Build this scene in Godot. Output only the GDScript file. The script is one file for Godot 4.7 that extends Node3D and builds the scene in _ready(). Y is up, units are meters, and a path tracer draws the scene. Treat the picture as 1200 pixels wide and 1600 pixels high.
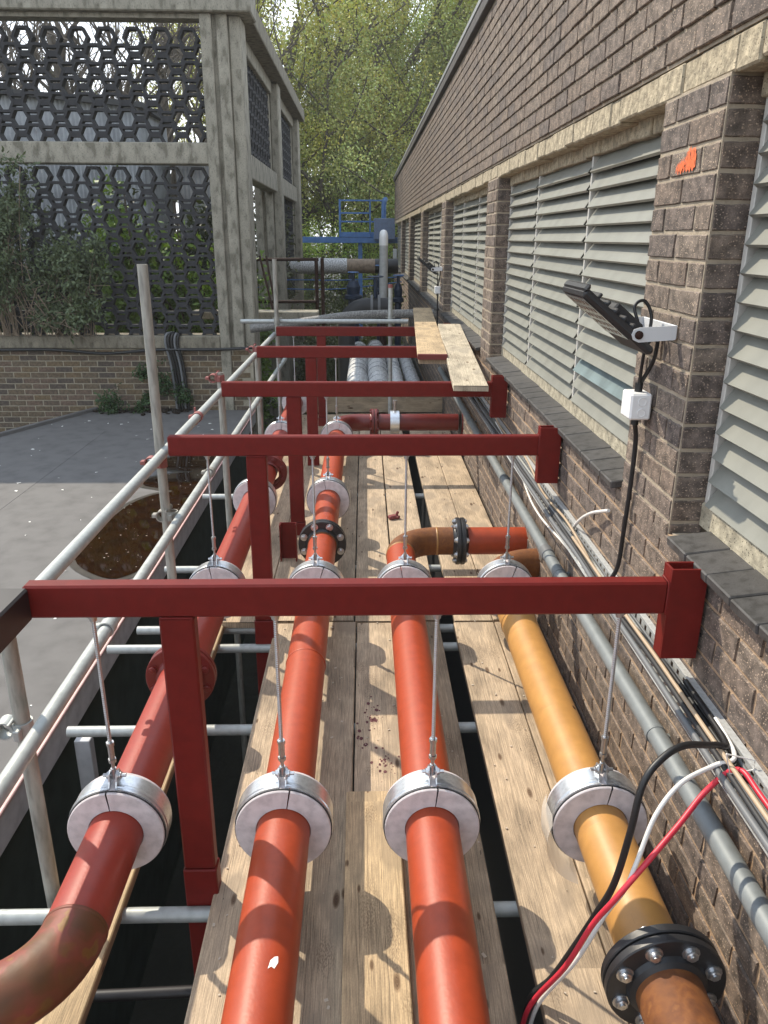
extends Node3D

# ------------------------------------------------------------------ mesh builder
class MB:
	var v := PackedVector3Array()
	var n := PackedVector3Array()
	var uv := PackedVector2Array()
	var cl := PackedColorArray()
	var col := Color.WHITE
	func tri(a: Vector3, b: Vector3, c: Vector3, na: Vector3, nb: Vector3, nc: Vector3, ua := Vector2.ZERO, ub := Vector2.ZERO, uc := Vector2.ZERO) -> void:
		if (b - a).cross(c - a).dot(na + nb + nc) > 0.0:
			v.append_array([a, c, b]); n.append_array([na, nc, nb]); uv.append_array([ua, uc, ub])
		else:
			v.append_array([a, b, c]); n.append_array([na, nb, nc]); uv.append_array([ua, ub, uc])
		cl.append_array([col, col, col])
	func quad(a: Vector3, b: Vector3, c: Vector3, d: Vector3, nn: Vector3, ua := Vector2(0, 0), ub := Vector2(1, 0), uc := Vector2(1, 1), ud := Vector2(0, 1)) -> void:
		tri(a, b, c, nn, nn, nn, ua, ub, uc)
		tri(a, c, d, nn, nn, nn, ua, uc, ud)
	func face(a: Vector3, b: Vector3, c: Vector3, d: Vector3, out: Vector3) -> void:   # flat quad, the normal on the side of out
		var nn := (b - a).cross(c - a)
		if nn.length() < 1e-12:
			nn = (c - a).cross(d - a)
		nn = nn.normalized()
		if nn.dot(out) < 0.0:
			nn = -nn
		quad(a, b, c, d, nn)
	func box(lo: Vector3, hi: Vector3, bev := 0.003, xf := Transform3D()) -> void:
		var ce := (lo + hi) * 0.5
		var h := (hi - lo) * 0.5
		bev = minf(bev, minf(h.x, minf(h.y, h.z)) * 0.9)
		var q := h - Vector3(bev, bev, bev)
		for ax in 3:
			var b := (ax + 1) % 3
			var c := (ax + 2) % 3
			for s in [-1.0, 1.0]:
				var p := []
				for k in [[-1, -1], [1, -1], [1, 1], [-1, 1]]:
					var w := Vector3.ZERO
					w[ax] = s * h[ax]; w[b] = k[0] * q[b]; w[c] = k[1] * q[c]
					p.append(xf * (ce + w))
				var nn := Vector3.ZERO
				nn[ax] = s
				quad(p[0], p[1], p[2], p[3], (xf.basis * nn).normalized())
		if bev <= 0.0:
			return
		for ax in 3:
			var b := (ax + 1) % 3
			var c := (ax + 2) % 3
			for sb in [-1.0, 1.0]:
				for sc in [-1.0, 1.0]:
					var p := []
					for k in [[-1, 0], [1, 0], [1, 1], [-1, 1]]:
						var w := Vector3.ZERO
						w[ax] = k[0] * q[ax]
						w[b] = sb * (h[b] if k[1] == 0 else q[b])
						w[c] = sc * (q[c] if k[1] == 0 else h[c])
						p.append(xf * (ce + w))
					var nn := Vector3.ZERO
					nn[b] = sb; nn[c] = sc
					quad(p[0], p[1], p[2], p[3], (xf.basis * nn).normalized())
		for sx in [-1.0, 1.0]:
			for sy in [-1.0, 1.0]:
				for sz in [-1.0, 1.0]:
					var nn := (xf.basis * Vector3(sx, sy, sz)).normalized()
					tri(xf * (ce + Vector3(sx * h.x, sy * q.y, sz * q.z)), xf * (ce + Vector3(sx * q.x, sy * h.y, sz * q.z)), xf * (ce + Vector3(sx * q.x, sy * q.y, sz * h.z)), nn, nn, nn)
	func tube(path: Array, r, sides := 14, caps := true, twist := 0.0) -> void:   # r: one radius or one for each point
		var m := path.size()
		var rings := []
		var up := Vector3.ZERO
		for i in m:
			var t: Vector3 = (path[mini(i + 1, m - 1)] - path[maxi(i - 1, 0)]).normalized()
			if i == 0:
				up = Vector3.UP if absf(t.y) < 0.9 else Vector3.RIGHT
			up = (up - t * up.dot(t)).normalized()
			var sd := t.cross(up)
			var rr: float = r[i] if r is Array else r
			var ring := []
			for k in sides + 1:
				var a := TAU * k / sides + twist
				var d := up * cos(a) + sd * sin(a)
				ring.append([path[i] + d * rr, d])
			rings.append(ring)
		for i in m - 1:
			for k in sides:
				var a = rings[i][k]
				var b = rings[i][k + 1]
				var c = rings[i + 1][k + 1]
				var d = rings[i + 1][k]
				var u0 := float(k) / sides
				var u1 := float(k + 1) / sides
				tri(a[0], b[0], c[0], a[1], b[1], c[1], Vector2(u0, i), Vector2(u1, i), Vector2(u1, i + 1))
				tri(a[0], c[0], d[0], a[1], c[1], d[1], Vector2(u0, i), Vector2(u1, i + 1), Vector2(u0, i + 1))
		if caps:
			for e in [0, m - 1]:
				var t: Vector3 = (path[1] - path[0]).normalized() * -1.0 if e == 0 else (path[m - 1] - path[m - 2]).normalized()
				for k in sides:
					tri(path[e], rings[e][k][0], rings[e][k + 1][0], t, t, t)
	func lathe(prof: Array, seg := 24, xf := Transform3D(), a0 := 0.0, a1 := TAU, smooth := false) -> void:   # prof: Vector2(radius, height) round local y
		for i in prof.size() - 1:
			var p: Vector2 = prof[i]
			var q: Vector2 = prof[i + 1]
			var d := q - p
			if d.length() < 1e-6:
				continue
			var nr := Vector2(d.y, -d.x).normalized()
			var n0 := nr
			var n1 := nr
			if smooth:
				if i > 0:
					var e: Vector2 = p - prof[i - 1]
					n0 = (nr + Vector2(e.y, -e.x).normalized()).normalized()
				if i < prof.size() - 2:
					var e2: Vector2 = prof[i + 2] - q
					n1 = (nr + Vector2(e2.y, -e2.x).normalized()).normalized()
			for k in seg:
				var t0 := lerpf(a0, a1, float(k) / seg)
				var t1 := lerpf(a0, a1, float(k + 1) / seg)
				var c0 := Vector3(cos(t0), 0, sin(t0))
				var c1 := Vector3(cos(t1), 0, sin(t1))
				var A := xf * (c0 * p.x + Vector3(0, p.y, 0))
				var B := xf * (c1 * p.x + Vector3(0, p.y, 0))
				var C := xf * (c1 * q.x + Vector3(0, q.y, 0))
				var D := xf * (c0 * q.x + Vector3(0, q.y, 0))
				var nA := (xf.basis * (c0 * n0.x + Vector3(0, n0.y, 0))).normalized()
				var nB := (xf.basis * (c1 * n0.x + Vector3(0, n0.y, 0))).normalized()
				var nC := (xf.basis * (c1 * n1.x + Vector3(0, n1.y, 0))).normalized()
				var nD := (xf.basis * (c0 * n1.x + Vector3(0, n1.y, 0))).normalized()
				tri(A, B, C, nA, nB, nC)
				tri(A, C, D, nA, nC, nD)
	func hexbolt(at: Vector3, axis: Vector3, r := 0.014, h := 0.012) -> void:
		var x := Vector3.UP if absf(axis.y) < 0.9 else Vector3.RIGHT
		x = (x - axis * x.dot(axis)).normalized()
		var b := Basis(x, axis, x.cross(axis))
		lathe([Vector2(r * 1.35, 0), Vector2(r * 1.35, 0.003), Vector2(0, 0.003)], 12, Transform3D(b, at))
		lathe([Vector2(r, 0.003), Vector2(r, h * 0.85), Vector2(r * 0.8, h), Vector2(0, h)], 6, Transform3D(b, at))
		lathe([Vector2(r * 0.5, h), Vector2(r * 0.5, h * 1.25), Vector2(0, h * 1.25)], 8, Transform3D(b, at))
	func prism(poly: PackedVector2Array, z0: float, z1: float, xf := Transform3D()) -> void:   # poly in local xy, along z
		var ids := Geometry2D.triangulate_polygon(poly)
		for s in [[z0, -1.0], [z1, 1.0]]:
			var nn := (xf.basis * Vector3(0, 0, s[1])).normalized()
			for i in range(0, ids.size(), 3):
				var p := []
				for k in 3:
					p.append(xf * Vector3(poly[ids[i + k]].x, poly[ids[i + k]].y, s[0]))
				tri(p[0], p[1], p[2], nn, nn, nn)
		var cw := Geometry2D.is_polygon_clockwise(poly)
		for i in poly.size():
			var a := poly[i]
			var b := poly[(i + 1) % poly.size()]
			var e := (b - a).normalized()
			var o := Vector2(-e.y, e.x) if cw else Vector2(e.y, -e.x)
			quad(xf * Vector3(a.x, a.y, z0), xf * Vector3(b.x, b.y, z0), xf * Vector3(b.x, b.y, z1), xf * Vector3(a.x, a.y, z1), (xf.basis * Vector3(o.x, o.y, 0)).normalized())
	func mesh() -> ArrayMesh:
		var m := ArrayMesh.new()
		var arr := []
		arr.resize(Mesh.ARRAY_MAX)
		arr[Mesh.ARRAY_VERTEX] = v
		arr[Mesh.ARRAY_NORMAL] = n
		arr[Mesh.ARRAY_TEX_UV] = uv
		arr[Mesh.ARRAY_COLOR] = cl
		m.add_surface_from_arrays(Mesh.PRIMITIVE_TRIANGLES, arr)
		return m

var rng := RandomNumberGenerator.new()
var M := {}
var T := {}
var cam: Camera3D
const ZAXIS := Basis(Vector3(1, 0, 0), Vector3(0, 0, 1), Vector3(0, -1, 0))   # local y lies along world z
const XAXIS := Basis(Vector3(0, -1, 0), Vector3(1, 0, 0), Vector3(0, 0, 1))   # local y lies along world x

# ------------------------------------------------------------------ naming helpers
func thing(called: String, label: String, category: String, at := Vector3.ZERO, group := "") -> Node3D:
	var o := Node3D.new()
	o.name = called
	add_child(o, true)
	o.position = at
	o.set_meta("label", label)
	o.set_meta("category", category)
	if group:
		o.set_meta("group", group)
	return o

func part(called: String, mb, mat: Material, parent: Node = self) -> MeshInstance3D:
	var o := MeshInstance3D.new()
	o.mesh = mb.mesh() if mb is MB else mb
	o.material_override = mat
	o.name = called
	parent.add_child(o, true)
	return o

func put(called: String, mb, mat: Material, label: String, category: String, group := "") -> MeshInstance3D:   # a thing of one mesh
	var o := part(called, mb, mat)
	o.set_meta("label", label)
	o.set_meta("category", category)
	if group:
		o.set_meta("group", group)
	return o

func struct(called: String, mb, mat: Material) -> MeshInstance3D:
	var o := part(called, mb, mat)
	o.set_meta("kind", "structure")
	return o

func copies(called: String, mesh: Mesh, mat: Material, xfs: Array, cols: Array, parent: Node) -> MultiMeshInstance3D:
	var mm := MultiMesh.new()
	mm.transform_format = MultiMesh.TRANSFORM_3D
	mm.use_colors = not cols.is_empty()
	mm.mesh = mesh
	mm.instance_count = xfs.size()
	for i in xfs.size():
		mm.set_instance_transform(i, xfs[i])
		if mm.use_colors:
			mm.set_instance_color(i, cols[i])
	var o := MultiMeshInstance3D.new()
	o.multimesh = mm
	o.material_override = mat
	o.name = called
	o.set_meta("kind", "stuff")
	parent.add_child(o, true)
	return o

# ------------------------------------------------------------------ textures and materials
func noise_tex(freq: float, oct: int, stops: Array, size := 512, type := FastNoiseLite.TYPE_SIMPLEX_SMOOTH, sd := 1) -> NoiseTexture2D:
	var f := FastNoiseLite.new()
	f.noise_type = type
	f.frequency = freq
	f.fractal_octaves = oct
	f.seed = sd
	var t := NoiseTexture2D.new()
	t.width = size
	t.height = size
	t.seamless = true
	t.noise = f
	if not stops.is_empty():
		var g := Gradient.new()
		var off := PackedFloat32Array()
		var cs := PackedColorArray()
		for s in stops:
			off.append(s[0])
			cs.append(s[1] if s[1] is Color else Color(s[1], s[1], s[1]))
		g.offsets = off
		g.colors = cs
		t.color_ramp = g
	return t

func mat(c: Color, rough := 0.7, metal := 0.0, tex: Texture2D = null, per_m := 1.0, bump: Texture2D = null, bump_cm := 0.1, tri := true, rtex: Texture2D = null) -> StandardMaterial3D:
	var m := StandardMaterial3D.new()
	m.albedo_color = c.linear_to_srgb()
	m.roughness = rough
	m.metallic = metal
	m.albedo_texture = tex
	if bump:
		m.heightmap_enabled = true
		m.heightmap_texture = bump
		m.heightmap_scale = bump_cm
	if rtex:
		m.roughness_texture = rtex
	if tri:
		m.uv1_triplanar = true
		m.uv1_world_triplanar = true
		m.uv1_scale = Vector3.ONE * per_m
	return m

func wood_image(sd: int) -> ImageTexture:   # four lanes of grain side by side, 2.4 m long
	var w := 1024
	var h := 1536
	var im := Image.create(w, h, false, Image.FORMAT_RGB8)
	var a := FastNoiseLite.new(); a.seed = sd; a.frequency = 0.02; a.fractal_octaves = 3
	var b := FastNoiseLite.new(); b.seed = sd + 7; b.frequency = 0.003; b.fractal_octaves = 5
	var c := FastNoiseLite.new(); c.seed = sd + 9; c.frequency = 0.05; c.fractal_octaves = 3
	var r := RandomNumberGenerator.new()
	r.seed = sd
	for y in h:
		for x in w:
			var st := b.get_noise_2d(x * 1.2 + 500.0, y * 0.9)
			var g := a.get_noise_2d((x + b.get_noise_2d(x, y * 0.3) * 30.0) * 6.5, y * 0.05)
			var f := c.get_noise_2d(x * 5.0, y * 0.28)
			var p := c.get_noise_2d(x * 3.0 + 77.0, y * 3.0)
			var t := 0.82 + g * 0.17 + f * 0.17 + st * 0.26 + p * 0.06
			if g > 0.34:
				t -= (g - 0.34) * 0.9
			var cr := Color(t * 0.98, t * 0.93, t * 0.85)
			if st > 0.12:
				cr = cr.lerp(Color(0.56, 0.54, 0.51), clampf((st - 0.12) * 1.8, 0.0, 0.55))
			im.set_pixel(x, y, Color(clampf(cr.r, 0, 1), clampf(cr.g, 0, 1), clampf(cr.b, 0, 1)))
	for i in 30:   # knots
		var k := Vector2(r.randf() * w, r.randf() * h)
		var rad := r.randf_range(4.0, 11.0)
		for dy in range(-int(rad * 3), int(rad * 3)):
			for dx in range(-int(rad * 2), int(rad * 2)):
				var d := Vector2(dx, dy * 0.62).length() / rad
				if d < 2.0:
					var q := Vector2i(posmod(int(k.x) + dx, w), posmod(int(k.y) + dy, h))
					var ring := 0.5 + 0.5 * sin(d * 16.0 + a.get_noise_2d(dx * 3.0, dy * 3.0 + i * 50.0) * 3.0)
					var m := clampf(1.5 - d, 0.0, 0.85) * (0.7 + 0.3 * ring)
					im.set_pixelv(q, im.get_pixelv(q).lerp(Color(0.34, 0.26, 0.19), m))
	for i in 46:   # drying cracks and dark dents
		var x := r.randf() * w
		var y := r.randf() * h
		var len := int(r.randf_range(30, 420)) if i < 24 else int(r.randf_range(4, 16))
		for q in len:
			x += r.randf_range(-0.35, 0.35)
			var wide := 1 if i < 24 else 3
			for e in wide:
				var at := Vector2i(posmod(int(x) + e, w), posmod(int(y) + q, h))
				im.set_pixelv(at, im.get_pixelv(at).lerp(Color(0.25, 0.21, 0.17), 0.75))
	for i in 26:   # grey scuffs and spilt dirt
		var k := Vector2(r.randf() * w, r.randf() * h)
		var rx := r.randf_range(12, 60)
		var ry := r.randf_range(20, 110)
		for dy in range(-int(ry), int(ry)):
			for dx in range(-int(rx), int(rx)):
				var d := (dx / rx) ** 2 + (dy / ry) ** 2
				if d < 1.0:
					var n := c.get_noise_2d(dx * 4.0 + i * 91.0, dy * 2.0)
					if n > -0.05:
						var q := Vector2i(posmod(int(k.x) + dx, w), posmod(int(k.y) + dy, h))
						im.set_pixelv(q, im.get_pixelv(q).lerp(Color(0.46, 0.42, 0.37), (1.0 - d) * 0.55 * clampf(n * 3.0 + 0.3, 0.0, 1.0)))
	return ImageTexture.create_from_image(im)

func speckle(sd: int, base: float, count: int, spot: float, size := 512, dark := 0) -> ImageTexture:
	var f := FastNoiseLite.new(); f.seed = sd; f.frequency = 0.02; f.fractal_octaves = 5
	var im := Image.create(size, size, false, Image.FORMAT_RGB8)
	for y in size:
		for x in size:
			var t := base + f.get_noise_2d(x, y) * 0.22 + f.get_noise_2d(x * 11.0 + 99.0, y * 11.0) * 0.12
			im.set_pixel(x, y, Color(t, t * 0.985, t * 0.97))
	var r := RandomNumberGenerator.new()
	r.seed = sd
	for i in count + dark:
		var cx := r.randi_range(0, size - 1)
		var cy := r.randi_range(0, size - 1)
		var rx := r.randf_range(0.7, 2.4)
		var ry := r.randf_range(0.7, 2.0)
		var val := spot * r.randf_range(0.7, 1.0) if i < count else base * 0.35
		for dy in range(-3, 4):
			for dx in range(-3, 4):
				if (dx / rx) ** 2 + (dy / ry) ** 2 <= 1.0:
					im.set_pixel(posmod(cx + dx, size), posmod(cy + dy, size), Color(val, val * 0.97, val * 0.92))
	return ImageTexture.create_from_image(im)

func pipe_image() -> ImageTexture:   # painted pipe: faint dust, rubbed scratches, small knocks
	var a := FastNoiseLite.new(); a.seed = 61; a.frequency = 0.008; a.fractal_octaves = 5
	var r := RandomNumberGenerator.new()
	r.seed = 62
	var im := Image.create(1024, 1024, false, Image.FORMAT_RGB8)
	for y in 1024:
		for x in 1024:
			var w := 0.5 - 0.5 * cos(TAU * x / 1024.0)
			var n := lerpf(a.get_noise_2d(x + 1024, y), a.get_noise_2d(x, y), w)
			var k := 0.90 + n * 0.08
			var d := clampf(n * 1.5 - 0.3, 0.0, 0.22)
			im.set_pixel(x, y, Color(k, lerpf(k * 0.98, k, d), lerpf(k * 0.97, k, d)))
	for i in 420:
		var p := Vector2(r.randf() * 1024, r.randf() * 1024)
		var d := Vector2.from_angle(r.randfn(1.57, 0.5) if i % 2 else r.randf() * TAU)
		var len := r.randf_range(4, 60) if i % 3 else r.randf_range(1, 4)
		var c := Color(1, 1, 1) if r.randf() < 0.6 else Color(0.62, 0.58, 0.55)
		for t in int(len):
			var q := p + d * t
			var px := posmod(int(q.x), 1024)
			var py := posmod(int(q.y), 1024)
			im.set_pixel(px, py, im.get_pixel(px, py).lerp(c, 0.55))
	return ImageTexture.create_from_image(im)

func stain_image() -> ImageTexture:   # weathered concrete: fine pits over broad grey and lichen brown stains
	var a := FastNoiseLite.new(); a.seed = 31; a.frequency = 0.012; a.fractal_octaves = 5
	var b := FastNoiseLite.new(); b.seed = 32; b.frequency = 0.09; b.fractal_octaves = 3
	var im := Image.create(512, 512, false, Image.FORMAT_RGB8)
	for y in 512:
		for x in 512:
			var w := 0.5 - 0.5 * cos(TAU * x / 512.0)
			var t := lerpf(a.get_noise_2d(x + 512, y), a.get_noise_2d(x, y), w)
			var f := b.get_noise_2d(x, y)
			var k := 0.88 + t * 0.16 + f * 0.08
			var c := Color(k, k * 0.985, k * 0.96)
			if t < -0.12:
				c = c.lerp(Color(0.38, 0.36, 0.30), clampf((-0.14 - t) * 1.1, 0.0, 0.26))
			if f > 0.33:
				c = c * 0.8
			im.set_pixel(x, y, Color(clampf(c.r, 0, 1), clampf(c.g, 0, 1), clampf(c.b, 0, 1)))
	return ImageTexture.create_from_image(im)

func make_materials() -> void:
	T.grain = noise_tex(0.06, 4, [], 512)
	T.coarse = noise_tex(0.018, 5, [], 512)
	T.soft = noise_tex(0.008, 4, [[0.0, 0.86], [0.5, 0.95], [1.0, 1.0]])
	T.paint = noise_tex(0.012, 5, [[0.0, 0.90], [0.45, 0.97], [0.7, 1.0], [1.0, 0.95]], 512, FastNoiseLite.TYPE_SIMPLEX_SMOOTH, 4)
	T.speck = speckle(3, 0.50, 3600, 0.92)
	T.stone = speckle(5, 0.78, 350, 1.0, 512, 900)
	T.felt = speckle(8, 0.74, 50, 1.0, 512, 260)
	T.wood = wood_image(11)
	T.galv = noise_tex(0.03, 3, [[0.0, 0.82], [0.4, 0.93], [1.0, 1.0]], 512, FastNoiseLite.TYPE_CELLULAR, 6)
	T.rust = noise_tex(0.011, 5, [[0.0, Color(0.34, 0.20, 0.10)], [0.4, Color(0.44, 0.27, 0.13)], [0.6, Color(0.50, 0.32, 0.15)], [0.8, Color(0.42, 0.25, 0.12)], [1.0, Color(0.58, 0.40, 0.20)]], 512, FastNoiseLite.TYPE_SIMPLEX_SMOOTH, 9)
	T.rustred = noise_tex(0.006, 4, [[0.0, Color(0.30, 0.19, 0.09)], [0.35, Color(0.38, 0.24, 0.11)], [0.52, Color(0.43, 0.23, 0.13)], [0.60, Color(0.52, 0.25, 0.19)], [0.72, Color(0.50, 0.24, 0.20)], [0.80, Color(0.52, 0.38, 0.15)], [1.0, Color(0.4, 0.27, 0.12)]], 512, FastNoiseLite.TYPE_SIMPLEX_SMOOTH, 12)
	T.lagging = noise_tex(0.02, 4, [[0.0, 0.45], [0.5, 0.8], [1.0, 1.0]], 512, FastNoiseLite.TYPE_SIMPLEX_SMOOTH, 15)
	T.streak = noise_tex(0.01, 5, [[0.0, 0.70], [0.35, 0.86], [0.6, 0.96], [1.0, 1.0]], 512, FastNoiseLite.TYPE_SIMPLEX_SMOOTH, 21)
	T.stain = stain_image()
	T.feltmap = noise_tex(0.012, 6, [[0.0, 0.84], [0.3, 0.93], [0.6, 0.98], [0.85, 1.0], [1.0, 0.93]], 1024, FastNoiseLite.TYPE_SIMPLEX_SMOOTH, 51)
	T.pipe = pipe_image()
	M.red = mat(Color(0.42, 0.058, 0.014), 0.46, 0.0, T.pipe, 2.2, T.grain, 0.03)
	M.red_dull = mat(Color(0.36, 0.040, 0.020), 0.45, 0.0, T.pipe, 2.2, T.grain, 0.03)
	M.oxide = mat(Color(0.175, 0.014, 0.011), 0.5, 0.0, T.pipe, 1.7, T.grain, 0.02)
	M.oxide.metallic_specular = 0.32
	M.maroon = mat(Color(0.17, 0.017, 0.014), 0.38, 0.0, T.pipe, 2.0)
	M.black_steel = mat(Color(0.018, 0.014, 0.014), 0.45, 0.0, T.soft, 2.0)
	M.ochre = mat(Color(0.55, 0.285, 0.080), 0.42, 0.0, T.pipe, 1.6, T.grain, 0.02)
	M.ochre_dark = mat(Color(0.40, 0.20, 0.06), 0.45, 0.0, T.soft, 1.6)
	M.rust = mat(Color(0.9, 0.8, 0.7), 0.75, 0.0, T.rust, 2.4, T.coarse, 0.15)
	M.rust_red = mat(Color(0.9, 0.85, 0.8), 0.55, 0.0, T.rustred, 1.9, T.coarse, 0.08)
	M.flange = mat(Color(0.020, 0.020, 0.022), 0.42, 0.0, T.soft, 3.0, T.coarse, 0.05)
	M.zinc = mat(Color(0.72, 0.75, 0.78), 0.30, 0.85, T.galv, 5.0)
	M.steel = mat(Color(0.62, 0.63, 0.64), 0.28, 0.9, T.galv, 6.0)
	M.galv = mat(Color(0.44, 0.46, 0.44), 0.48, 0.3, T.soft, 5.0, T.grain, 0.01)
	M.galv_old = mat(Color(0.36, 0.345, 0.30), 0.6, 0.15, T.streak, 3.0, T.grain, 0.02)
	M.galv_old.uv1_scale = Vector3(7.0, 1.3, 7.0)
	M.conduit = mat(Color(0.21, 0.23, 0.235), 0.55, 0.15, T.soft, 3.0)
	M.tray = mat(Color(0.60, 0.61, 0.60), 0.45, 0.3, T.galv, 4.0)
	M.foam = mat(Color(0.66, 0.595, 0.59), 0.85, 0.0, T.soft, 5.0, T.grain, 0.05)
	M.wood = mat(Color(0.70, 0.60, 0.495), 0.8, 0.0, T.wood, 1.0, T.wood, 0.12, false)
	M.wood_grey = mat(Color(0.60, 0.53, 0.445), 0.85, 0.0, T.wood, 1.0, T.wood, 0.15, false)
	M.wood_white = mat(Color(0.72, 0.69, 0.62), 0.85, 0.0, T.wood, 1.0, T.wood, 0.12, false)
	M.wood_gold = mat(Color(0.72, 0.59, 0.42), 0.8, 0.0, T.wood, 1.0, T.wood, 0.12, false)
	M.brick = []
	for t in brick_tones():
		M.brick.append(mat(t, 0.85, 0.0, T.speck, 1.7, T.speck, 0.14))
	M.brick_mass = mat(Color.WHITE, 0.85, 0.0, T.speck, 1.7, T.speck, 0.14)
	M.brick_mass.vertex_color_use_as_albedo = true
	M.old_brick = []
	for t in old_tones():
		M.old_brick.append(mat(t, 0.9, 0.0, T.stone, 2.0, T.coarse, 0.1))
	M.old_mass = mat(Color.WHITE, 0.9, 0.0, T.stone, 2.0, T.coarse, 0.1)
	M.old_mass.vertex_color_use_as_albedo = true
	M.mortar_warm = mat(Color(0.46, 0.315, 0.20), 0.95, 0.0, T.soft, 3.0, T.grain, 0.2)
	M.mortar = mat(Color(0.40, 0.33, 0.245), 0.95, 0.0, T.soft, 3.0, T.grain, 0.2)
	M.old_mortar = mat(Color(0.36, 0.32, 0.24), 0.95, 0.0, T.soft, 3.0, T.grain, 0.2)
	M.lintel = mat(Color(0.62, 0.54, 0.39), 0.95, 0.0, T.stone, 2.0, T.coarse, 0.6)
	M.concrete = mat(Color(0.36, 0.345, 0.29), 0.95, 0.0, T.stain, 1.0, T.speck, 0.10)
	M.concrete.uv1_scale = Vector3(1.1, 0.5, 1.1)
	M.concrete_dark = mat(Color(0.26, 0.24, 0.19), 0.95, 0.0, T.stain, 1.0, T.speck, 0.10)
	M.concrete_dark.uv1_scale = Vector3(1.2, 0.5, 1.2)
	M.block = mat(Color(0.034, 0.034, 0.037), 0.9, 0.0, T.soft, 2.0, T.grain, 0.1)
	M.blade = mat(Color(0.245, 0.245, 0.212), 0.42, 0.0, T.soft, 1.3)
	M.blade_blue = mat(Color(0.19, 0.25, 0.255), 0.45, 0.1, T.streak, 0.9)
	M.mullion = mat(Color(0.62, 0.60, 0.55), 0.5, 0.1, T.soft, 3.0)
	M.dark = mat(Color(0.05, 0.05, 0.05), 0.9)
	M.upstand = mat(Color(0.60, 0.55, 0.42), 0.9, 0.0, T.stone, 1.7, T.coarse, 0.3)
	M.tile = []
	for t in [0.066, 0.076, 0.086, 0.072]:
		M.tile.append(mat(Color(t, t * 0.98, t), 0.6, 0.0, T.stain, 2.6, T.grain, 0.06))
	M.coping = mat(Color(0.075, 0.068, 0.064), 0.7, 0.0, T.soft, 1.0)
	M.trim = mat(Color(0.32, 0.33, 0.33), 0.5, 0.3)
	M.felt = mat(Color(0.128, 0.121, 0.115), 0.85, 0.0, T.feltmap, 0.30, T.grain, 0.04)
	M.felt_damp = mat(Color(0.075, 0.066, 0.054), 0.35, 0.0, T.felt, 0.6)
	M.puddle = mat(Color(0.095, 0.090, 0.055), 0.03, 0.0, T.rust, 0.8)
	M.fascia = mat(Color(0.62, 0.62, 0.62), 0.6, 0.0, T.soft, 2.0)
	M.fascia_edge = mat(Color(0.66, 0.42, 0.38), 0.6, 0.0, T.soft, 2.0)
	M.green_wall = mat(Color(0.034, 0.050, 0.038), 0.9, 0.0, T.streak, 0.8)
	M.ground = mat(Color(0.03, 0.03, 0.022), 0.95, 0.0, T.soft, 0.4, T.coarse, 2.0)
	M.black = mat(Color(0.012, 0.012, 0.013), 0.45)
	M.black_matt = mat(Color(0.022, 0.022, 0.024), 0.6)
	M.cable_grey = mat(Color(0.13, 0.135, 0.14), 0.5)
	M.cable_white = mat(Color(0.72, 0.70, 0.66), 0.45)
	M.cable_beige = mat(Color(0.40, 0.30, 0.20), 0.5)
	M.cable_red = mat(Color(0.56, 0.028, 0.05), 0.4)
	M.white_plastic = mat(Color(0.78, 0.78, 0.77), 0.4)
	M.lamp_bracket = mat(Color(0.60, 0.61, 0.62), 0.45)
	M.lamp_glass = mat(Color(0.05, 0.045, 0.045), 0.08)
	M.led = mat(Color(0.22, 0.15, 0.12), 0.2)
	M.silver = mat(Color(0.95, 0.95, 0.94), 0.38, 0.0, T.lagging, 3.0, T.coarse, 0.6)
	M.silver_dull = mat(Color(0.62, 0.63, 0.64), 0.5, 0.1, T.lagging, 3.0, T.coarse, 0.6)
	M.mesh_lag = mat(Color(0.80, 0.80, 0.78), 0.6, 0.2, T.speck, 3.0, T.speck, 0.8)
	M.blue = mat(Color(0.045, 0.14, 0.34), 0.5, 0.0, T.soft, 1.0)
	M.blue_dark = mat(Color(0.012, 0.028, 0.065), 0.5, 0.0, T.soft, 1.0)
	M.wood_tan = mat(Color(0.36, 0.27, 0.19), 0.7, 0.0, T.streak, 2.0)
	M.grey_box = mat(Color(0.12, 0.17, 0.27), 0.5, 0.0, T.soft, 2.0)
	M.pvc = mat(Color(0.48, 0.49, 0.48), 0.45, 0.0, T.soft, 2.0)
	M.brown = mat(Color(0.15, 0.085, 0.055), 0.8, 0.0, T.rust, 2.0)
	M.tin = []
	for t in [Color(0.36, 0.38, 0.40), Color(0.42, 0.42, 0.42), Color(0.40, 0.35, 0.29)]:
		M.tin.append(mat(t, 0.6, 0.15, T.streak, 0.5))
	M.bark = mat(Color(0.105, 0.085, 0.065), 0.95, 0.0, T.streak, 1.5, T.coarse, 1.5)
	M.twig = mat(Color(0.22, 0.17, 0.12), 0.95)
	M.leaf = mat(Color.WHITE, 0.6)
	M.leaf.vertex_color_use_as_albedo = true
	M.leaf.backlight_enabled = true
	M.leaf.backlight = Color(0.62, 0.62, 0.20)
	M.moss = mat(Color(0.06, 0.065, 0.03), 0.95, 0.0, T.rust, 3.0)
	M.debris = mat(Color(0.20, 0.05, 0.05), 0.8)
	M.chip = mat(Color(0.75, 0.73, 0.68), 0.6)
	M.spray = mat(Color(0.80, 0.16, 0.05), 0.8)
	M.splash = mat(Color(0.10, 0.022, 0.025), 0.7)
	M.crumb = mat(Color(0.50, 0.43, 0.34), 0.9)
	M.redcap = mat(Color(0.14, 0.018, 0.014), 0.5)
	M.scaff_red = mat(Color(0.27, 0.085, 0.075), 0.6, 0.0, T.paint, 3.0)
	M.clear_wrap = mat(Color(0.55, 0.50, 0.46), 0.35, 0.0, T.soft, 6.0)

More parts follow.
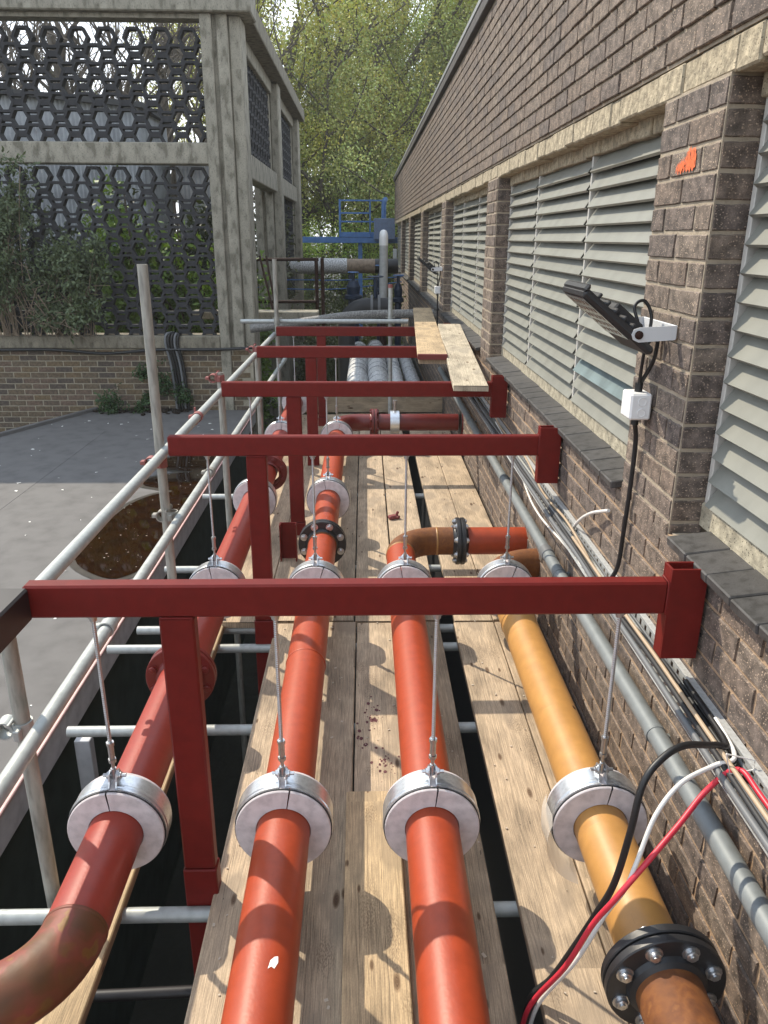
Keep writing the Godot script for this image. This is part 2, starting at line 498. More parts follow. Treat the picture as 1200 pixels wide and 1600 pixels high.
func brick_tones() -> Array:
	return [Color(0.610, 0.487, 0.406), Color(0.655, 0.523, 0.427), Color(0.566, 0.457, 0.389), Color(0.521, 0.421, 0.368), Color(0.681, 0.557, 0.462), Color(0.595, 0.464, 0.378), Color(0.476, 0.390, 0.346), Color(0.632, 0.505, 0.419)]

func old_tones() -> Array:
	return [Color(0.20, 0.155, 0.105), Color(0.17, 0.13, 0.095), Color(0.23, 0.17, 0.10), Color(0.13, 0.105, 0.085), Color(0.21, 0.15, 0.11), Color(0.19, 0.145, 0.095)]

# ------------------------------------------------------------------ bricks
func brick_mesh(l: float, h: float, d: float, sd: int) -> ArrayMesh:   # face towards +z, its front 0.009 proud of the origin
	var r := RandomNumberGenerator.new()
	r.seed = sd
	var mb := MB.new()
	var nx := 4
	var p := []
	for j in 3:
		var row := []
		for i in nx + 1:
			var ex := 1.0 if i == 0 or i == nx else 0.0
			var ey := 1.0 if j != 1 else 0.0
			row.append(Vector3(-l / 2 + l * i / nx - signf(i - nx * 0.5) * 0.003 * ex + r.randf_range(-0.0015, 0.0015), -h / 2 + h * j / 2.0 - (j - 1) * 0.003 + r.randf_range(-0.0015, 0.0015), r.randf_range(-0.0016, 0.0012)))
		p.append(row)
	for j in 2:
		for i in nx:
			mb.face(p[j][i], p[j][i + 1], p[j + 1][i + 1], p[j + 1][i], Vector3.BACK)
	var bk := -d
	for i in nx:
		for j in [0, 2]:
			var s := -1.0 if j == 0 else 1.0
			var a: Vector3 = p[j][i]
			var b: Vector3 = p[j][i + 1]
			mb.face(a, b, b + Vector3(0, 0.003 * s, -0.004), a + Vector3(0, 0.003 * s, -0.004), Vector3(0, s, 0.5))
			mb.face(a + Vector3(0, 0.003 * s, -0.004), b + Vector3(0, 0.003 * s, -0.004), Vector3(b.x, s * h / 2, bk), Vector3(a.x, s * h / 2, bk), Vector3(0, s, 0))
	for e in [0, nx]:
		var s := -1.0 if e == 0 else 1.0
		for j in 2:
			var a: Vector3 = p[j][e]
			var b: Vector3 = p[j + 1][e]
			mb.face(a, b, Vector3(s * l / 2, b.y, bk), Vector3(s * l / 2, a.y, bk), Vector3(s, 0, 0.2))
	return mb.mesh()

func shows(at: Vector3) -> float:   # how large a small thing there shows in the picture
	var q := cam.transform.affine_inverse() * at
	if q.z > -0.3:
		return 0.0
	var u := absf(q.x / -q.z) / 0.499
	var w := absf(q.y / -q.z) / 0.6656
	if u > 1.06 or w > 1.06:
		return 0.0
	return 1.0 / (q.z * q.z)

# list: [Transform3D, size index, tone]; the ones that show largest become parts of their own
func lay(list: Array, meshes: Dictionary, mats: Array, mass: Material, tones: Array, thing_node: Node, parents: Array, limit: int, facing: Vector3) -> void:
	var scored := []
	for i in list.size():
		var o: Vector3 = list[i][0].origin
		var s := shows(o)
		if s > 0.0:
			s *= absf((cam.position - o).normalized().dot(list[i][0].basis.z))
		scored.append([s * meshes[list[i][1]][1], i])
	scored.sort_custom(func(a, b): return a[0] > b[0] if a[0] != b[0] else a[1] < b[1])
	var rest := {}
	for k in scored.size():
		var e = list[scored[k][1]]
		var variants: Array = meshes[e[1]][0]
		var mesh: Mesh = variants[scored[k][1] % variants.size()]
		if k < limit and scored[k][0] > 0.0:
			var o := MeshInstance3D.new()
			o.mesh = mesh
			o.material_override = mats[e[2]]
			o.transform = e[0]
			o.name = "brick"
			parents[e[3]].add_child(o, true)
		else:
			if not rest.has(e[1]):
				rest[e[1]] = [[], []]
			rest[e[1]][0].append(e[0])
			rest[e[1]][1].append(tones[e[2]])
	for key in rest:
		copies("brickwork", meshes[key][0][0], mass, rest[key][0], rest[key][1], thing_node)

const ZPIER := [-2.31, -6.11, -9.93, -13.72, -17.45, -21.25]
const WX := 0.985

func right_building() -> void:
	var t := thing("brick_building", "long brown brick building with louvred windows between brick piers", "building", Vector3(0, 0, 0))
	var c := 0.0802
	var L := 0.2375
	var meshes := {}
	for s in [["full", L - 0.010], ["half", L / 2 - 0.010], ["head", 0.105]]:
		var vs := []
		for k in 5:
			vs.append(brick_mesh(s[1], c - 0.011, 0.03, 100 + k))
		meshes[s[0]] = [vs, s[1]]
	var face := Basis(Vector3(0, 0, 1), Vector3.UP, Vector3(-1, 0, 0))   # front looks to -x
	# cores
	var core := MB.new()
	core.box(Vector3(WX, 2.535, -26.4), Vector3(1.3, 3.70, 3.0), 0.0)
	var up := part("upper_wall", core, M.mortar, t)
	core = MB.new()
	core.box(Vector3(WX, -3.0, -26.4), Vector3(1.3, 1.118, 3.0), 0.0)
	var low := part("lower_wall", core, M.mortar_warm, t)
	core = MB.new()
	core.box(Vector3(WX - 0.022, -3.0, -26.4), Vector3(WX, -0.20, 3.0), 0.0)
	part("shade_strip", core, M.black_matt, t)  # added black strip: shade under the walkway painted onto the wall
	var parents := [up, low]
	var list := []
	var front := WX - 0.0055
	for row in 15:
		var y := 2.540 + c * (row + 0.5)
		if y + c / 2 > 3.72:
			break
		var z := 2.0 - (L / 2 if row % 2 else 0.0) + 0.06
		while z > -26.3:
			list.append([Transform3D(face, Vector3(front - 0.006 + rng.randf_range(-0.0025, 0.002), y, z)), "full", rng.randi() % 8, 0])
			z -= L
	for row in 16:
		var y := 1.118 - c * (row + 0.5)
		var z := 2.0 - (L / 2 if row % 2 else 0.0) + 0.035
		while z > -26.3:
			list.append([Transform3D(face, Vector3(front + rng.randf_range(-0.0025, 0.002), y, z)), "full", rng.randi() % 8, 1])
			z -= L
	for i in ZPIER.size():
		var z0: float = ZPIER[i]
		var pm := MB.new()
		pm.box(Vector3(WX, 1.120, z0 - 0.470), Vector3(1.25, 2.445, z0), 0.0)
		var pier := part("pier", pm, M.mortar, t)
		parents.append(pier)
		var pi := parents.size() - 1
		for row in 17:
			var y := 2.441 - c * (row + 0.5)
			if y < 1.10:
				break
			var cells := [[0.1175, "full"], [0.355, "full"]] if row % 2 else [[0.058, "half"], [0.2355, "full"], [0.414, "half"]]
			for e in cells:
				list.append([Transform3D(face, Vector3(front + rng.randf_range(-0.002, 0.002), y, z0 - e[0])), e[1], rng.randi() % 8, pi])
			list.append([Transform3D(Basis(), Vector3(front + 0.0585 + rng.randf_range(0.0, 0.002), y, z0 + 0.0055)), "head", rng.randi() % 8, pi])
	lay(list, meshes, M.brick, M.brick_mass, brick_tones(), t, parents, 292, Vector3.LEFT)
	# orange paint on a pier brick: thin, uneven strokes on the brick face
	var ob := MB.new()
	for k in 46:
		var zz := -2.605 + 0.0032 * k
		var f := float(k) / 46.0
		var lo := 2.212 + 0.006 * sin(k * 0.9) + rng.randf_range(0.0, 0.008)
		var hi := 2.236 + 0.040 * smoothstep(0.0, 0.75, f) * (1.0 - 0.5 * exp(-pow((f - 0.42) * 14.0, 2.0))) - 0.02 * smoothstep(0.86, 1.0, f) + rng.randf_range(-0.006, 0.007)
		while lo < hi:
			var st := minf(rng.randf_range(0.006, 0.02), hi - lo)
			if rng.randf() < 0.86:
				var sl := rng.randf_range(0.0, 0.003)
				ob.quad(Vector3(front - 0.0030, lo, zz), Vector3(front - 0.0030, lo + sl, zz + 0.0035), Vector3(front - 0.0030, lo + st + sl, zz + 0.0035), Vector3(front - 0.0030, lo + st, zz), Vector3.LEFT)
			lo += st
	part("orange_paint_mark", ob, M.spray, t)
	# concrete lintel band with its rough lower edge
	var lb := MB.new()
	var z := 3.0
	while z > -26.35:
		var w := rng.randf_range(0.09, 0.26)
		var j := rng.randf_range(-0.004, 0.005)
		lb.box(Vector3(WX + 0.001 + j, 2.444 + rng.randf_range(-0.006, 0.006), z - w), Vector3(1.2, 2.532, z), 0.006)
		z -= w
	part("lintel", lb, M.lintel, t)
	# coping
	var cp := MB.new()
	cp.box(Vector3(WX - 0.05, 3.695, -26.5), Vector3(1.4, 3.80, 3.0), 0.006)
	part("coping", cp, M.coping, t)
	cp = MB.new()
	cp.box(Vector3(WX - 0.058, 3.785, -26.51), Vector3(WX - 0.047, 3.825, 3.0), 0.002)
	part("coping_trim", cp, M.trim, t)
	cp = MB.new()
	cp.box(Vector3(1.3, 3.60, -26.4), Vector3(12.0, 3.72, 3.0), 0.0)
	cp.box(Vector3(1.3, -3.0, -26.4), Vector3(12.0, 3.55, -26.2), 0.0)
	cp.box(Vector3(11.8, -3.0, -26.2), Vector3(12.0, 3.55, 3.0), 0.0)
	part("roof", cp, M.coping, t)
	# windows
	var blades := {}
	for w in 7:
		var near: float = 1.02 if w == 0 else ZPIER[w - 1] - 0.475
		var far: float = ZPIER[w] + 0.008 if w < 6 else -26.2
		var win := Node3D.new()
		win.name = "louvred_window"
		t.add_child(win, true)
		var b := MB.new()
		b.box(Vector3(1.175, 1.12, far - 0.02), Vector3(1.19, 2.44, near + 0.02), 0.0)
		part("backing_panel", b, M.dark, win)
		b = MB.new()
		b.box(Vector3(1.075, 1.150, far), Vector3(1.18, 1.232, near), 0.006)
		part("upstand", b, M.upstand, win)
		b = MB.new()
		zz_strip(b, far, near)
		part("head_bed", b, M.lintel, win)
		var muls := [near - 0.012, near - 1.17, near - 2.345, far + 0.012]
		if w == 0:
			muls = [near - 0.012, near - 1.2, near - 2.3, far + 0.02]
		for k in muls.size():
			var mz: float = muls[k]
			b = MB.new()
			b.box(Vector3(1.081, 1.232, mz - (0.010 if k % 3 else 0.012)), Vector3(1.175, 2.395, mz + (0.010 if k % 3 else 0.012)), 0.002)
			part("mullion", b, M.mullion, win)
		var lots := MB.new()
		for k in 3:
			var za: float = muls[k] - 0.021
			var zb: float = muls[k + 1] + 0.021
			var len := za - zb
			for i in 16:
				var y := 2.362 - 0.0775 * i
				if y < 1.21:
					break
				var xf := Transform3D(Basis(Vector3.BACK, deg_to_rad(57.0 + rng.randf_range(-1.5, 1.5))), Vector3(1.096, y, (za + zb) / 2))
				if w == 0 and k < 1:
					continue
				if w <= 3:
					var key := "%d" % roundi(len * 100)
					if not blades.has(key):
						var q := MB.new()
						q.box(Vector3(-0.050, -0.0015, -len / 2), Vector3(0.036, 0.0015, len / 2), 0.0)
						q.box(Vector3(-0.053, -0.013, -len / 2), Vector3(-0.050, 0.0015, len / 2), 0.0)
						blades[key] = q.mesh()
					var o := MeshInstance3D.new()
					o.mesh = blades[key]
					o.material_override = M.blade_blue if w == 1 and k == 0 and i == 12 else M.blade
					o.transform = xf
					o.name = "blade"
					win.add_child(o, true)
				else:
					lots.box(Vector3(-0.050, -0.0015, -len / 2), Vector3(0.052, 0.0015, len / 2), 0.0, xf)
		if w > 3:
			part("blades", lots, M.blade, win).set_meta("kind", "stuff")
		# sill of dark quarry tiles
		var sill := MB.new()
		sill.box(Vector3(WX + 0.01, 1.10, far), Vector3(1.12, 1.124, near), 0.0)
		var sl := part("sill", sill, M.mortar, t)
		var zz := near - 0.003
		var tm := MB.new()
		var tw := 0.147
		tm.box(Vector3(-0.030, -0.017, -tw / 2 + 0.0018), Vector3(0.135, 0.013, tw / 2 - 0.0018), 0.004)
		var tmesh := tm.mesh()
		var xfs := []
		var tones := []
		while zz - tw > far - 0.02:
			var xf := Transform3D(Basis(Vector3.BACK, 0.12 + rng.randf_range(-0.012, 0.012)), Vector3(0.972 + rng.randf_range(-0.003, 0.003), 1.139 + rng.randf_range(-0.002, 0.002), zz - tw / 2))
			if w <= 3:
				var o := MeshInstance3D.new()
				o.mesh = tmesh
				o.material_override = M.tile[rng.randi() % 4]
				o.transform = xf
				o.name = "tile"
				sl.add_child(o, true)
			else:
				xfs.append(xf)
			zz -= tw
		if not xfs.is_empty():
			copies("tiles", tmesh, M.tile[1], xfs, [], sl)

func zz_strip(b: MB, far: float, near: float) -> void:
	var z := near
	while z > far + 0.03:
		var w := minf(rng.randf_range(0.1, 0.3), z - far)
		b.box(Vector3(1.070 + rng.randf_range(-0.006, 0.008), 2.385 + rng.randf_range(-0.004, 0.004), z - w), Vector3(1.19, 2.46, z), 0.004)
		z -= w

# ------------------------------------------------------------------ concrete frame with pierced screens
const SZ := -10.9

func column_mesh(w: float, d: float, y0: float, y1: float) -> MB:   # stepped column: pilaster, groove, shaft; origin at its middle
	var b := MB.new()
	b.box(Vector3(-w / 2, y0, -d / 2), Vector3(-w / 2 + 0.14, y1, d / 2 + 0.035), 0.012)
	b.box(Vector3(-w / 2 + 0.14, y0, -d / 2), Vector3(-w / 2 + 0.19, y1, d / 2 - 0.05), 0.0)
	b.box(Vector3(-w / 2 + 0.19, y0, -d / 2), Vector3(-w / 2 + 0.33, y1, d / 2), 0.012)
	b.box(Vector3(-w / 2 + 0.33, y0, -d / 2 + 0.02), Vector3(w / 2, y1, d / 2 - 0.055), 0.02)
	return b

func breeze_mesh() -> ArrayMesh:   # hexagonal ring and the waist that ties it to its neighbours
	var b := MB.new()
	var inn := [Vector2(-0.0975, 0), Vector2(-0.052, 0.087), Vector2(0.052, 0.087), Vector2(0.0975, 0), Vector2(0.052, -0.087), Vector2(-0.052, -0.087)]
	var out := [Vector2(-0.134, 0), Vector2(-0.071, 0.117), Vector2(0.071, 0.117), Vector2(0.134, 0), Vector2(0.071, -0.117), Vector2(-0.071, -0.117)]
	var h := 0.055
	for i in 6:
		var j := (i + 1) % 6
		for s in [-1.0, 1.0]:
			b.quad(V3(inn[i], h * s), V3(inn[j], h * s), V3(out[j], h * s), V3(out[i], h * s), Vector3(0, 0, s))
		var mo: Vector2 = (out[i] + out[j]) / 2
		b.face(V3(out[i], -h), V3(out[j], -h), V3(out[j], h), V3(out[i], h), Vector3(mo.x, mo.y, 0))
		b.face(V3(inn[i], -h), V3(inn[j], -h), V3(inn[j], h), V3(inn[i], h), Vector3(-mo.x, -mo.y, 0))
	b.box(Vector3(-0.060, -0.214, -h + 0.006), Vector3(0.060, -0.146, h - 0.006), 0.0)
	return b.mesh()

func V3(p: Vector2, z: float) -> Vector3:
	return Vector3(p.x, p.y, z)

func screen_building() -> void:
	var t := thing("screen_building", "concrete framed structure with dark hexagonal pierced screens above a brick base", "building", Vector3.ZERO)
	# base wall of brick
	var b := MB.new()
	b.box(Vector3(-9.5, -3.0, SZ - 0.3), Vector3(-1.56, 0.56, SZ), 0.0)
	var base := part("base_wall", b, M.old_mortar, t)
	var c := 0.079
	var L := 0.236
	var vs := []
	for k in 4:
		vs.append(brick_mesh(L - 0.011, c - 0.012, 0.02, 300 + k))
	var meshes := {"full": [vs, L]}
	var list := []
	for row in 19:
		var y := 0.545 - c * (row + 0.5)
		var x := -1.72 - (L / 2 if row % 2 else 0.0)
		while x > -6.3:
			list.append([Transform3D(Basis(), Vector3(x, y, SZ + 0.007 + rng.randf_range(-0.002, 0.002))), "full", rng.randi() % 6, 0])
			x -= L
	lay(list, meshes, M.old_brick, M.old_mass, old_tones(), t, [base], 295, Vector3.BACK)
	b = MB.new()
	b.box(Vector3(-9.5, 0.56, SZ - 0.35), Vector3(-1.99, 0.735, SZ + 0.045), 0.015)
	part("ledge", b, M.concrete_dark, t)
	# front beams
	b = MB.new()
	b.box(Vector3(-9.5, 2.905, SZ - 0.24), Vector3(-1.97, 3.16, SZ + 0.01), 0.012)
	part("beam", b, M.concrete, t)
	b = MB.new()
	b.box(Vector3(-9.5, 4.585, SZ - 0.45), Vector3(-1.36, 4.86, SZ + 0.10), 0.015)
	part("beam", b, M.concrete, t)
	b = MB.new()
	b.box(Vector3(-9.5, 4.53, SZ - 0.24), Vector3(-1.97, 4.585, SZ + 0.0), 0.006)
	part("beam", b, M.concrete, t)
	# columns down the side
	for k in 3:
		var z: float = SZ - 0.26 - 4.35 * k
		var cm := column_mesh(0.485, 0.52, -3.0, 4.585)
		var o := part("column", cm, M.concrete, t)
		o.position = Vector3(-1.755, 0, z)
	b = column_mesh(0.485, 0.52, -3.0, 4.585)
	part("column", b, M.concrete, t).position = Vector3(-6.55, 0, SZ - 0.26)
	# side beams
	for k in 2:
		var za := SZ - 0.52 - 4.35 * k
		var zb := za - 3.83
		b = MB.new()
		b.box(Vector3(-1.80, 2.80, zb), Vector3(-1.575, 3.12, za), 0.012)
		part("beam", b, M.concrete, t)
		b = MB.new()
		b.box(Vector3(-1.95, 4.40, zb), Vector3(-1.62, 4.60, za), 0.012)
		part("beam", b, M.concrete, t)
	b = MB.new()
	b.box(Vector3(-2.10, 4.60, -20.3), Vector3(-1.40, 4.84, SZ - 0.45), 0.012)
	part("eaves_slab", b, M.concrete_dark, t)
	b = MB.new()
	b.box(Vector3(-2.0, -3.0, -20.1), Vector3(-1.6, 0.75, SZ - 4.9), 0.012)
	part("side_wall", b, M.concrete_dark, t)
	# screens
	var bm := breeze_mesh()
	var fronts := [[3.16, 4.53, 4.334], [0.735, 2.905, 2.76]]
	for f in fronts:
		var sc := Node3D.new()
		sc.name = "screen"
		t.add_child(sc, true)
		var far_lot := []
		var row := 0
		var y: float = f[2]
		while y > f[0] - 0.02:
			var x := -2.167 - (0.169 if row % 2 else 0.0) + 0.338
			while x > -6.3:
				if x < -1.99:
					var at := Vector3(x, y, SZ - 0.12)
					if x > -5.5:
						var o := MeshInstance3D.new()
						o.mesh = bm
						o.material_override = M.block
						o.name = "breeze_block"
						o.position = at
						sc.add_child(o, true)
					else:
						far_lot.append(Transform3D(Basis(), at))
				x -= 0.338
			y -= 0.1797
			row += 1
		copies("breeze_blocks", bm, M.block, far_lot, [], sc)
	for s in [[-11.45, -15.25, 3.12, 4.45], [-15.8, -19.6, 3.12, 4.45], [-15.8, -19.6, 0.75, 2.8]]:
		var sc := Node3D.new()
		sc.name = "side_screen"
		t.add_child(sc, true)
		var lot := []
		var row := 0
		var y: float = s[3] - 0.05
		while y > s[2] - 0.05:
			var z: float = s[0] - (0.169 if row % 2 else 0.0)
			while z > s[1]:
				lot.append(Transform3D(Basis(Vector3.UP, PI / 2), Vector3(-1.74, y, z)))
				z -= 0.338
			y -= 0.1797
			row += 1
		copies("breeze_blocks", bm, M.block, lot, [], sc)

func tin_sheds() -> void:
	var spec := [[-9.5, -3.95, -15.2, 4.62, 4.16, "grey corrugated sheet shed seen through the hexagonal screen", 0], [-3.7, -2.75, -16.6, 3.62, 3.42, "narrow pale corrugated hut beside the larger sheet shed", 1]]
	for s in spec:
		var t := thing("corrugated_shed", s[5], "shed", Vector3.ZERO)
		var x: float = s[0]
		var k := 0
		while x < s[1] - 0.02:
			var w := minf(0.62, s[1] - x)
			var poly := PackedVector2Array()
			var n := maxi(4, int(w / 0.019))
			var b := MB.new()
			for i in n:
				var xa := x + w * i / n
				var xb := x + w * (i + 1) / n
				var za: float = s[2] + 0.012 * sin(i * PI / 2) + 0.004 * (k % 2)
				var zb: float = s[2] + 0.012 * sin((i + 1) * PI / 2) + 0.004 * (k % 2)
				var ya := lerpf(s[3], s[4], (xa - s[0]) / (s[1] - s[0]))
				var yb := lerpf(s[3], s[4], (xb - s[0]) / (s[1] - s[0]))
				b.face(Vector3(xa, -3, za), Vector3(xb, -3, zb), Vector3(xb, yb, zb), Vector3(xa, ya, za), Vector3.BACK)
			part("sheet", b, M.tin[(k * 7 + s[6]) % 3 if k % 4 == 2 else s[6]], t)
			x += w
			k += 1
		var r := MB.new()
		r.prism(PackedVector2Array([Vector2(s[0], s[3] - 0.02), Vector2(s[1] + 0.1, s[4] - 0.02), Vector2(s[1] + 0.1, s[4] + 0.07), Vector2(s[0], s[3] + 0.07)]), s[2] - 2.2, s[2] + 0.14)
		part("roof", r, M.dark, t)
		r = MB.new()
		r.box(Vector3(s[1] - 0.02, -3, s[2] - 2.0), Vector3(s[1], s[4] - 0.03, s[2] - 0.01), 0.0)
		part("side_wall", r, M.tin[0], t)

# ------------------------------------------------------------------ flat roof with the puddle
func flat_roof() -> void:
	var t := thing("flat_roof_building", "low building with grey felt flat roof and white fascia board", "building")
	var poly := PackedVector2Array([Vector2(-1.6, 3.0), Vector2(-1.6, SZ + 0.03), Vector2(-3.80, SZ + 0.03), Vector2(-4.48, -9.35), Vector2(-9.5, 1.2), Vector2(-9.5, 3.0)])
	var xf := Transform3D(Basis(Vector3(1, 0, 0), Vector3(0, 0, 1), Vector3(0, -1, 0)), Vector3.ZERO)   # local xy -> world xz, local z -> -y
	var b := MB.new()
	b.prism(poly, 0.30, 0.42, xf)
	part("roof_deck", b, M.felt, t)
	b = MB.new()
	b.box(Vector3(-1.585, -0.475, SZ + 0.05), Vector3(-1.560, -0.312, 3.0), 0.003)
	part("fascia", b, M.fascia, t)
	b = MB.new()
	b.box(Vector3(-1.60, -0.310, SZ + 0.05), Vector3(-1.552, -0.290, 3.0), 0.004)
	part("roof_edge_trim", b, M.fascia_edge, t)
	b = MB.new()
	b.box(Vector3(-1.80, -3.0, SZ + 0.05), Vector3(-1.61, -0.425, 3.0), 0.0)
	part("wall", b, M.green_wall, t)
	b = MB.new()
	b.box(Vector3(-1.50, -0.95, -3.42), Vector3(-1.42, -0.42, -3.36), 0.004)
	part("door_post", b, M.fascia, t)
	for k in 4:
		b = MB.new()
		var lx := -2.35 - 0.98 * k
		b.box(Vector3(lx - 0.05, -0.302, maxf(SZ + 0.3, -9.6 + 1.6 * maxf(0.0, k - 1.6))), Vector3(lx + 0.05, -0.2975, 2.9), 0.002, Transform3D(Basis(Vector3.UP, 0.004 * (k - 1)), Vector3.ZERO))
		part("felt_lap", b, M.felt, t)
	b = MB.new()   # upturned felt lip along the slanted verge
	for e in [[Vector3(-3.80, 0, SZ + 0.03), Vector3(-4.48, 0, -9.35)], [Vector3(-4.48, 0, -9.35), Vector3(-9.5, 0, 1.2)]]:
		var d: Vector3 = e[1] - e[0]
		var q := Transform3D(Basis(Vector3.UP, atan2(d.x, d.z)), (e[0] + e[1]) / 2)
		b.box(Vector3(-0.03, -0.42, -d.length() / 2), Vector3(0.03, -0.255, d.length() / 2), 0.008, q)
	part("verge", b, M.felt, t)
	var outline := [Vector2(-1.95, -5.15), Vector2(-2.21, -5.45), Vector2(-2.27, -5.96), Vector2(-2.22, -6.3), Vector2(-2.16, -6.73), Vector2(-2.02, -7.0), Vector2(-1.86, -7.12), Vector2(-2.02, -7.22), Vector2(-2.19, -7.32), Vector2(-2.2, -7.53), Vector2(-2.0, -7.70), Vector2(-1.80, -7.78), Vector2(-2.05, -7.86), Vector2(-2.2, -8.05), Vector2(-2.19, -8.3), Vector2(-1.95, -8.45), Vector2(-1.63, -8.4), Vector2(-1.62, -7.0), Vector2(-1.63, -5.5), Vector2(-1.75, -5.12)]
	var sm := PackedVector2Array()
	var wide := PackedVector2Array()
	for i in outline.size():
		for k in 4:
			var p: Vector2 = outline[i].cubic_interpolate(outline[(i + 1) % outline.size()], outline[(i - 1 + outline.size()) % outline.size()], outline[(i + 2) % outline.size()], k / 4.0)
			p.x = minf(p.x, -1.612)
			sm.append(p)
	var grown := Geometry2D.offset_polygon(sm, 0.055)
	for p in grown[0]:
		wide.append(Vector2(minf(p.x, -1.606), p.y))
	struct("damp_ground", flat_poly(wide, -0.2962), M.felt_damp)
	struct("puddle_water", flat_poly(sm, -0.2924), M.puddle)
	# bits of litter and lime on the felt, in one sheet of flakes
	var lit := MB.new()
	for i in 90:
		var p := Vector3(rng.randf_range(-4.2, -1.7), -0.297, rng.randf_range(-10.3, -2.0))
		var a := rng.randf() * TAU
		var w := rng.randf_range(0.006, 0.022)
		var u := Vector3(cos(a), 0, sin(a)) * w
		var q := Vector3(-sin(a), 0, cos(a)) * w * rng.randf_range(0.3, 0.8)
		lit.quad(p - u - q, p + u - q, p + u * 0.6 + q + Vector3(0, 0.004, 0), p - u + q, Vector3.UP)
	for i in 70:
		var p := Vector3(rng.randf_range(-2.2, -1.62), -0.2905, rng.randf_range(-8.3, -5.2))
		if Geometry2D.is_point_in_polygon(Vector2(p.x, p.z), sm):
			var w := rng.randf_range(0.002, 0.006)
			lit.quad(p + Vector3(-w, 0, -w * 0.6), p + Vector3(w, 0, -w * 0.4), p + Vector3(w * 0.7, 0, w * 0.6), p + Vector3(-w, 0, w * 0.5), Vector3.UP)
	var lo := part("litter_flakes", lit, M.chip)
	lo.set_meta("kind", "stuff")

func flat_poly(poly: PackedVector2Array, y: float) -> MB:
	var b := MB.new()
	var ids := Geometry2D.triangulate_polygon(poly)
	for i in range(0, ids.size(), 3):
		b.tri(Vector3(poly[ids[i]].x, y, poly[ids[i]].y), Vector3(poly[ids[i + 1]].x, y, poly[ids[i + 1]].y), Vector3(poly[ids[i + 2]].x, y, poly[ids[i + 2]].y), Vector3.UP, Vector3.UP, Vector3.UP)
	return b

# ------------------------------------------------------------------ scaffold
func board_mesh(w: float, l: float, th := 0.036) -> ArrayMesh:   # centred, top at y 0, with its own strip of the grain
	var b := MB.new()
	var u0 := rng.randf() * 0.75
	var v0 := rng.randf() * 5.0
	var nz := maxi(2, int(l / 0.4))
	var su := w / 0.90
	var sv := 1.0 / 2.4
	var e := 0.004
	var x := w / 2
	for i in nz:
		var z0 := -l / 2 + l * i / nz
		var z1 := -l / 2 + l * (i + 1) / nz
		var strips := [[-x + e, 0.0, x - e, 0.0, Vector3.UP, 0.0, 1.0], [-x, -e, -x + e, 0.0, Vector3(-1, 1, 0).normalized(), 0.0, 0.02], [x - e, 0.0, x, -e, Vector3(1, 1, 0).normalized(), 0.98, 1.0], [-x, -th, -x, -e, Vector3.LEFT, 0.3, 0.45], [x, -e, x, -th, Vector3.RIGHT, 0.6, 0.75], [-x, -th, x, -th, Vector3.DOWN, 0.0, 1.0]]
		for s in strips:
			b.quad(Vector3(s[0], s[1], z0), Vector3(s[2], s[3], z0), Vector3(s[2], s[3], z1), Vector3(s[0], s[1], z1), s[4], Vector2(u0 + s[5] * su, v0 + z0 * sv), Vector2(u0 + s[6] * su, v0 + z0 * sv), Vector2(u0 + s[6] * su, v0 + z1 * sv), Vector2(u0 + s[5] * su, v0 + z1 * sv))
	for s in [-1.0, 1.0]:
		b.quad(Vector3(-x, -th, s * l / 2), Vector3(x, -th, s * l / 2), Vector3(x, -e, s * l / 2), Vector3(-x, -e, s * l / 2), Vector3(0, 0, s), Vector2(u0, v0), Vector2(u0 + su, v0), Vector2(u0 + su, v0 + 0.015), Vector2(u0, v0 + 0.015))
	return b.mesh()

func board(x0: float, x1: float, za: float, zb: float, y: float, label: String, m: Material, turn := 0.0, tilt := 0.0, group := "scaffold boards of the walkway") -> MeshInstance3D:
	var o := put("scaffold_board", board_mesh(x1 - x0, za - zb), m, label, "board", group)
	o.position = Vector3((x0 + x1) / 2, y, (za + zb) / 2)
	o.rotation = Vector3(tilt, turn, 0)
	return o

